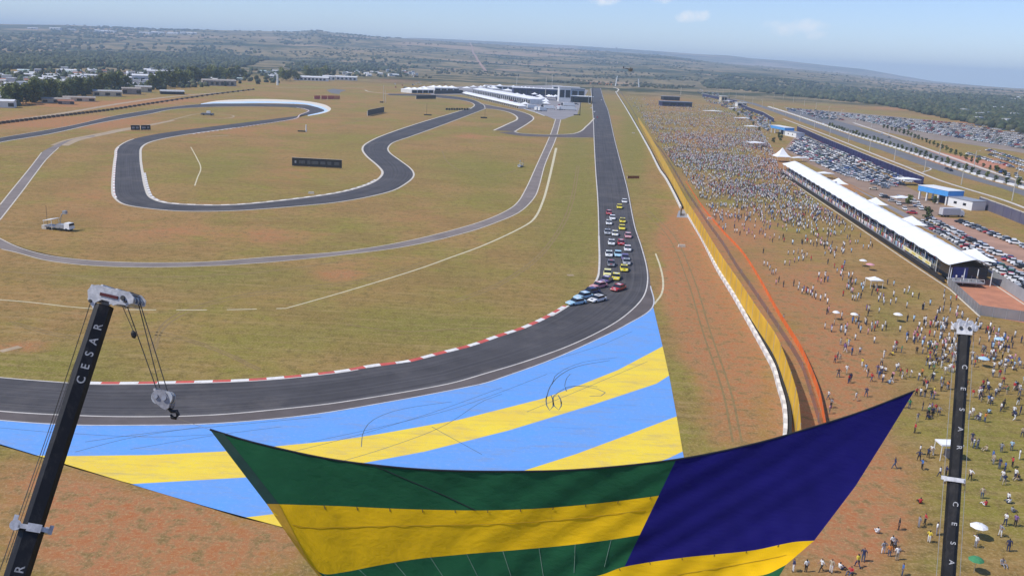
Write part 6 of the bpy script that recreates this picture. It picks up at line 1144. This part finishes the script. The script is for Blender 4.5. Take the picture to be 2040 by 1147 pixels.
houses([(662, 142), (830, 144), (830, 155), (662, 153)], 26, 'in the hamlet left of the far paddock', 'houses in the far hamlet')
houses([(1890, 222), (2050, 212), (2055, 252), (1960, 250), (1900, 238)], 26, 'among the woods at the far right', 'houses in the right woods'); houses([(1930, 190), (2050, 196), (2050, 212), (1950, 208)], 9, 'on the wooded slope at the far right', 'houses on the right slope')
for i in range(22):
    px, py = sample_poly([(25, 72), (160, 74), (330, 78), (420, 92), (300, 90), (60, 80)], 1)[0]; g = G(px, py); k = min(1, 6500/math.hypot(g[0], g[1])); x, y = g[0]*k, g[1]*k; o = bpy.data.objects.new('warehouse', HM[4][1]); COL.objects.link(o); o.location = (x, y, float(terrain(x, y))); o.rotation_euler.z = random.uniform(-.3, .3); s = random.uniform(1.8, 4); o.scale = (s, s*.8, s*.7); tag(o, 'white warehouse far away on the hazy slope beyond the left woods', 'warehouse', 'warehouses on the far left slope')
def shed(px, py, w, d, h, rz, label, roofm=M_r1, wallm=M_w1, group=None, name='shed'):
    t = tag(empty(name, G(px, py), rz), label, 'building', group); b = MB(); b.box((0, 0, h/2), (w, d, h)); wl = b.build('wall', wallm, t); b = MB(); b.add([(-w/2-.5, -d/2-.5, h), (w/2+.5, -d/2-.5, h), (w/2+.5, d/2+.5, h), (-w/2-.5, d/2+.5, h), (-w/2-.5, 0, h+d*.13), (w/2+.5, 0, h+d*.13)], [(0, 1, 5, 4), (2, 3, 4, 5), (0, 4, 3), (1, 2, 5), (3, 2, 1, 0)]); b.build('roof', roofm, t)
    for x in np.linspace(-w*.38, w*.38, max(2, int(w/7))): b = MB(); b.box((x, -d/2-.04, h*.45), (w/max(2, int(w/7))*.5, .1, h*.55)); b.build('doorway', M_glass, wl)
    return t
for a in ((8, 214, 16, 10, 5, .3, 'white roofed shed at the left picture edge below the tree row'), (112, 205, 22, 8, 3.5, .45, 'long pale wall like building on the red earth bank, leftmost', M_brown, M_w2), (132, 208, 12, 6, 3, .45, 'small brown block on the red earth bank', M_tile, M_brown), (158, 202, 26, 8, 3.5, .5, 'long low pale building in the middle of the red bank', M_brown, M_w2), (214, 192, 26, 9, 5, .5, 'pale double shed below the tree row gap', M_r3, M_w2), (262, 188, 18, 9, 6, .5, 'grey brown house below the tree gap', M_brown, M_brown), (286, 184, 16, 9, 6, .5, 'pale blocky house right of the grey brown one', M_r3, M_w2), (343, 188, 24, 12, 3.2, .5, 'dark open shelter with pale roof by the bank', M_r3, M_blackm), (292, 168, 34, 14, 11, .4, 'tall white hall rising between the tree clumps'), (436, 171, 44, 14, 7, .5, 'brown domed warehouse below the right tree clump', M_brown, M_brown), (320, 152, 40, 14, 8, .4, 'pale hall behind the left end of the tree clump'), (620, 161, 60, 16, 6, .2, 'long white industrial hall right of the white tower'), (690, 160, 40, 14, 6, .2, 'pale industrial hall furthest right behind the red boards'), (655, 160, 22, 12, 7, .2, 'short white industrial hall between two longer ones')): shed(*a, group='sheds beyond the far left barrier')
# ================================================================ PADDOCK
def flat_building(px, py, w, d, h, rz, label, wallm=M_w1, roofm=M_white, glass_band=True, name='pit_building', over=2.0, group=None):
    t = tag(empty(name, G(px, py), rz), label, 'building', group); b = MB(); b.box((0, 0, h/2), (w, d, h)); wl = b.build('wall', wallm, t); b = MB(); b.box((0, -.5, h+.3), (w+over, d+over, .6)); b.build('roof', roofm, t)
    if glass_band:
        n = max(2, int(w/9))
        for x in (np.arange(n)+.5)/n*w-w/2:
            b = MB(); b.box((x, -d/2-.05, h*.55), (w/n*.8, .12, h*.5)); b.build('window', M_glass, wl)
    return t
pit = math.atan2(*(np.array(G2(1035, 213))-np.array(G2(946, 192)))[::-1])
def gar(p0, p1, d, h, label, roof=M_tent, group='long pit garages', front=M_glass):
    a, c = np.array(G2(*p0)), np.array(G2(*p1)); u = c-a; L = np.linalg.norm(u); rz = math.atan2(u[1], u[0]); nn = np.array([-math.sin(rz), math.cos(rz)]); nn = nn if nn[1] > 0 else -nn; m = (a+c)/2+nn*d/2; t = tag(empty('pit_garage', (*m, 0), rz), label, 'building', group)
    sg = 1 if np.dot(nn, [-math.sin(rz), math.cos(rz)]) > 0 else -1; b = MB(); b.box((0, 0, h/2), (L, d, h)); wl = b.build('wall', M_w1, t); nb = int(L/9)
    for x in (np.arange(nb)+.5)/nb*L-L/2: b = MB(); b.box((x, -sg*(d/2+.04), h*.42), (L/nb*.82, .1, h*.72)); b.build('garage_door', front, wl)
    b = MB()
    for k in range(nb): x = (k+.5)/nb*L-L/2; b.pyramid((x, 0), L/nb, d+2, h+.01, h+2.6)
    b.build('roof', roof, t); return t
gar((921, 190), (1033, 217), 9, 3.2, 'lower front awning row of the long pit garages'); gar((942, 186), (1056, 208), 20, 6.5, 'upper white roofed row of the long pit garages')
gar((820, 186), (864, 186), 22, 5, 'left white roofed tent hall of the paddock'); gar((866, 185), (915, 186), 26, 7.5, 'peaked white tent hall behind the black fascia board')
flat_building(1072, 193, 78, 22, 12, .12, 'dark glazed pit building with broad white flat roof', M_navy); flat_building(1123, 203, 16, 14, 20, .12, 'white control tower block', M_w1, M_white); flat_building(1142, 197, 30, 20, 15, .12, 'pale blue grey block right of the control tower', mat('blue_grey_render', (.36, .42, .50), .7, .15, .3), M_grey); flat_building(1157, 204, 26, 16, 8, .12, 'black canopied race control by the pit exit', M_blackm, M_white, over=5)
flat_building(1127, 181, 50, 14, 7, .1, 'long white roofed hall at the rear of the paddock'); flat_building(1000, 179, 60, 16, 6, .1, 'white hall at the rear left of the paddock', M_w1, M_tent)
pk = rng
tents = [(1046, 214, 12, 8, 4, 'pink tinted tent at the end of the garages', M_tent), (1062, 207, 18, 12, 5, 'white marquee right of the garages', M_tent), (1078, 203, 16, 12, 5, 'white marquee in the middle of the paddock', M_tent), (1098, 200, 14, 10, 5, 'small white marquee in the middle right of the paddock', M_tent), (1030, 196, 20, 14, 5, 'white marquee behind the garages', M_tent), (1012, 188, 22, 14, 6, 'white marquee at the rear of the garages', M_tent), (985, 184, 22, 14, 6, 'white marquee rear left of the garages', M_tent), (1110, 190, 14, 10, 5, 'white tent left of the control tower', M_tent), (930, 182, 18, 12, 5, 'white tent between the two tent halls', M_tent), (845, 180, 16, 10, 4, 'white tent behind the left hall', M_tent), (1088, 212, 10, 8, 3.5, 'white tent above the parked coaches', M_tent)]
for i in range(26):
    px, py = sample_poly([(925, 178), (1040, 174), (1100, 186), (1112, 200), (1100, 212), (1066, 206), (1000, 186)], 1)[0]; tents.append((px, py, random.uniform(7, 15), random.uniform(6, 10), random.uniform(3, 5), 'small white peaked tent among the others in the paddock', M_tent))
for px, py, w, d, h, lab, m in tents: gazebo('paddock_tent', px, py, w, d, h, lab, pit, 2.4, 'tents in the paddock', rag=m, cat='tent')
for px, py, L, rz, lab in ((1131, 220, 17, .06, 'long white coach parked at the front right of the paddock'), (1114, 219, 10, 1.3, 'white lorry standing end on beside the long coach'), (1094, 218, 11, .1, 'white lorry left of the paddock coaches'), (1072, 221, 10, 1.0, 'white lorry at the front left of the paddock coaches'), (1060, 217, 11, .3, 'dark trimmed lorry at the garage end'), (1133, 212, 13, .1, 'white lorry behind the long coach'), (1080, 222, 8, .6, 'short white lorry among the front paddock vehicles')):
    lorry(px, py, L, 3.0, 3.4, rz, lab, 'white_paint', M_white, 'paddock_lorry', 'lorry')
for i in range(90):
    px, py = sample_poly([(930, 186), (1000, 184), (1150, 186), (1160, 206), (1120, 216), (1060, 216), (1020, 204)], 1)[0]; c = random.choice(['white', 'silver', 'white', 'grey', 'dark blue', 'red', 'black']); far_car(*G2(px, py), random.choice((.1, 1.6)), c, '%s car or van parked between the paddock tents' % c, 'vehicles in the paddock', random.uniform(1.0, 1.6)).name = 'paddock_car'
for i in range(14):
    px, py = sample_poly([(780, 168), (850, 165), (930, 172), (840, 180), (790, 184)], 1)[0]; c = random.choice(['white', 'red', 'white', 'black']); far_car(*G2(px, py), random.choice((.1, 1.6)), c, '%s car parked on the red ground left of the paddock' % c, 'vehicles left of the paddock', 1.3).name = 'paddock_car'
# grey tower and far stand at the right of the crowd
flat_building(1345, 212, 44, 14, 6, .2, 'dark blue roofed far grandstand at the back of the crowd', M_navy, mat('slate_blue_roof', (.12, .20, .30), .6, .2, .2), name='far_grandstand'); flat_building(1335, 200, 28, 12, 6, .2, 'smaller dark far grandstand behind the blue roofed one', M_blackm, M_grey, name='far_grandstand'); flat_building(1440, 203, 10, 10, 9, .2, 'cream block beside the far navy wall', M_w2, M_white); flat_building(1475, 213, 14, 10, 6, .2, 'white block in front of the far navy wall', M_w1, M_white)
t = tag(empty('radio_mast', (lambda g: (g[0], g[1], float(terrain(g[0], g[1]))))(CO+ray(1228, 100)*9000)), 'thin radio mast on the far ridge line', 'mast'); b = MB(); b.tube([(0, 0, -5), (0, 0, 70)], [6, 3], 5); b.build('lattice', M_grey, t); b = MB(); b.box((0, 0, 72), (16, 16, 7)); b.build('platform', M_grey, t)
gs_ = tag(empty('orange_barrier', G(1195, 169)), 'orange screen across the far end of the straight', 'barrier'); b = MB(); b.box((0, 0, 2), (60, 1, 4)); b.build('panel', mat('orange_screen', (.70, .28, .08), .6, .2, .2), gs_)
mk = MB(); line_into(mk, gl([(1150, 166), (1226, 171), (1320, 176)]), 2.0, .05); line_into(mk, gl([(936, 118), (945, 127), (962, 137), (970, 143)]) if False else gl([(1222, 174), (1232, 178), (1228, 184)]), 3, .05); tag(mk.build('pale_kerb_line', M_cream), kind='structure')
# red dirt track climbing the slope behind the paddock
def drape(name, pts, w, m, dz=1.2):
    P = resample(gl(pts), step=25); N = normals(P); z = terrain(P[:, 0], P[:, 1])+dz; mb = MB(); n = len(P); mb.add([(p[0]+q[0]*w/2, p[1]+q[1]*w/2, h) for p, q, h in zip(P, N, z)]+[(p[0]-q[0]*w/2, p[1]-q[1]*w/2, h) for p, q, h in zip(P, N, z)], [(i, i+1, n+i+1, n+i) for i in range(n-1)]); tag(mb.build(name, m), kind='structure')
drape('dirt_path', [(934, 122), (942, 130), (956, 138), (968, 144)], 11, mat('pink_dirt', (.36, .22, .16), .95, .2, .05))
# ================================================================ HAZE
hb = MB(); hb.box((0, 8000, 60), (44000, 24000, 420)); hz = hb.build('haze', None); hz.data.materials.clear()
hm = bpy.data.materials.new('pale_haze'); hm.use_nodes = True; t = hm.node_tree; t.nodes.clear(); o_ = t.nodes.new('ShaderNodeOutputMaterial'); pv = t.nodes.new('ShaderNodeVolumePrincipled'); pv.inputs['Color'].default_value = (.60, .79, 1.0, 1); pv.inputs['Density'].default_value = 1.05e-4; pv.inputs['Anisotropy'].default_value = 0.0; t.links.new(pv.outputs[0], o_.inputs['Volume']); hz.data.materials.append(hm); tag(hz, kind='stuff')
hz.visible_shadow = True
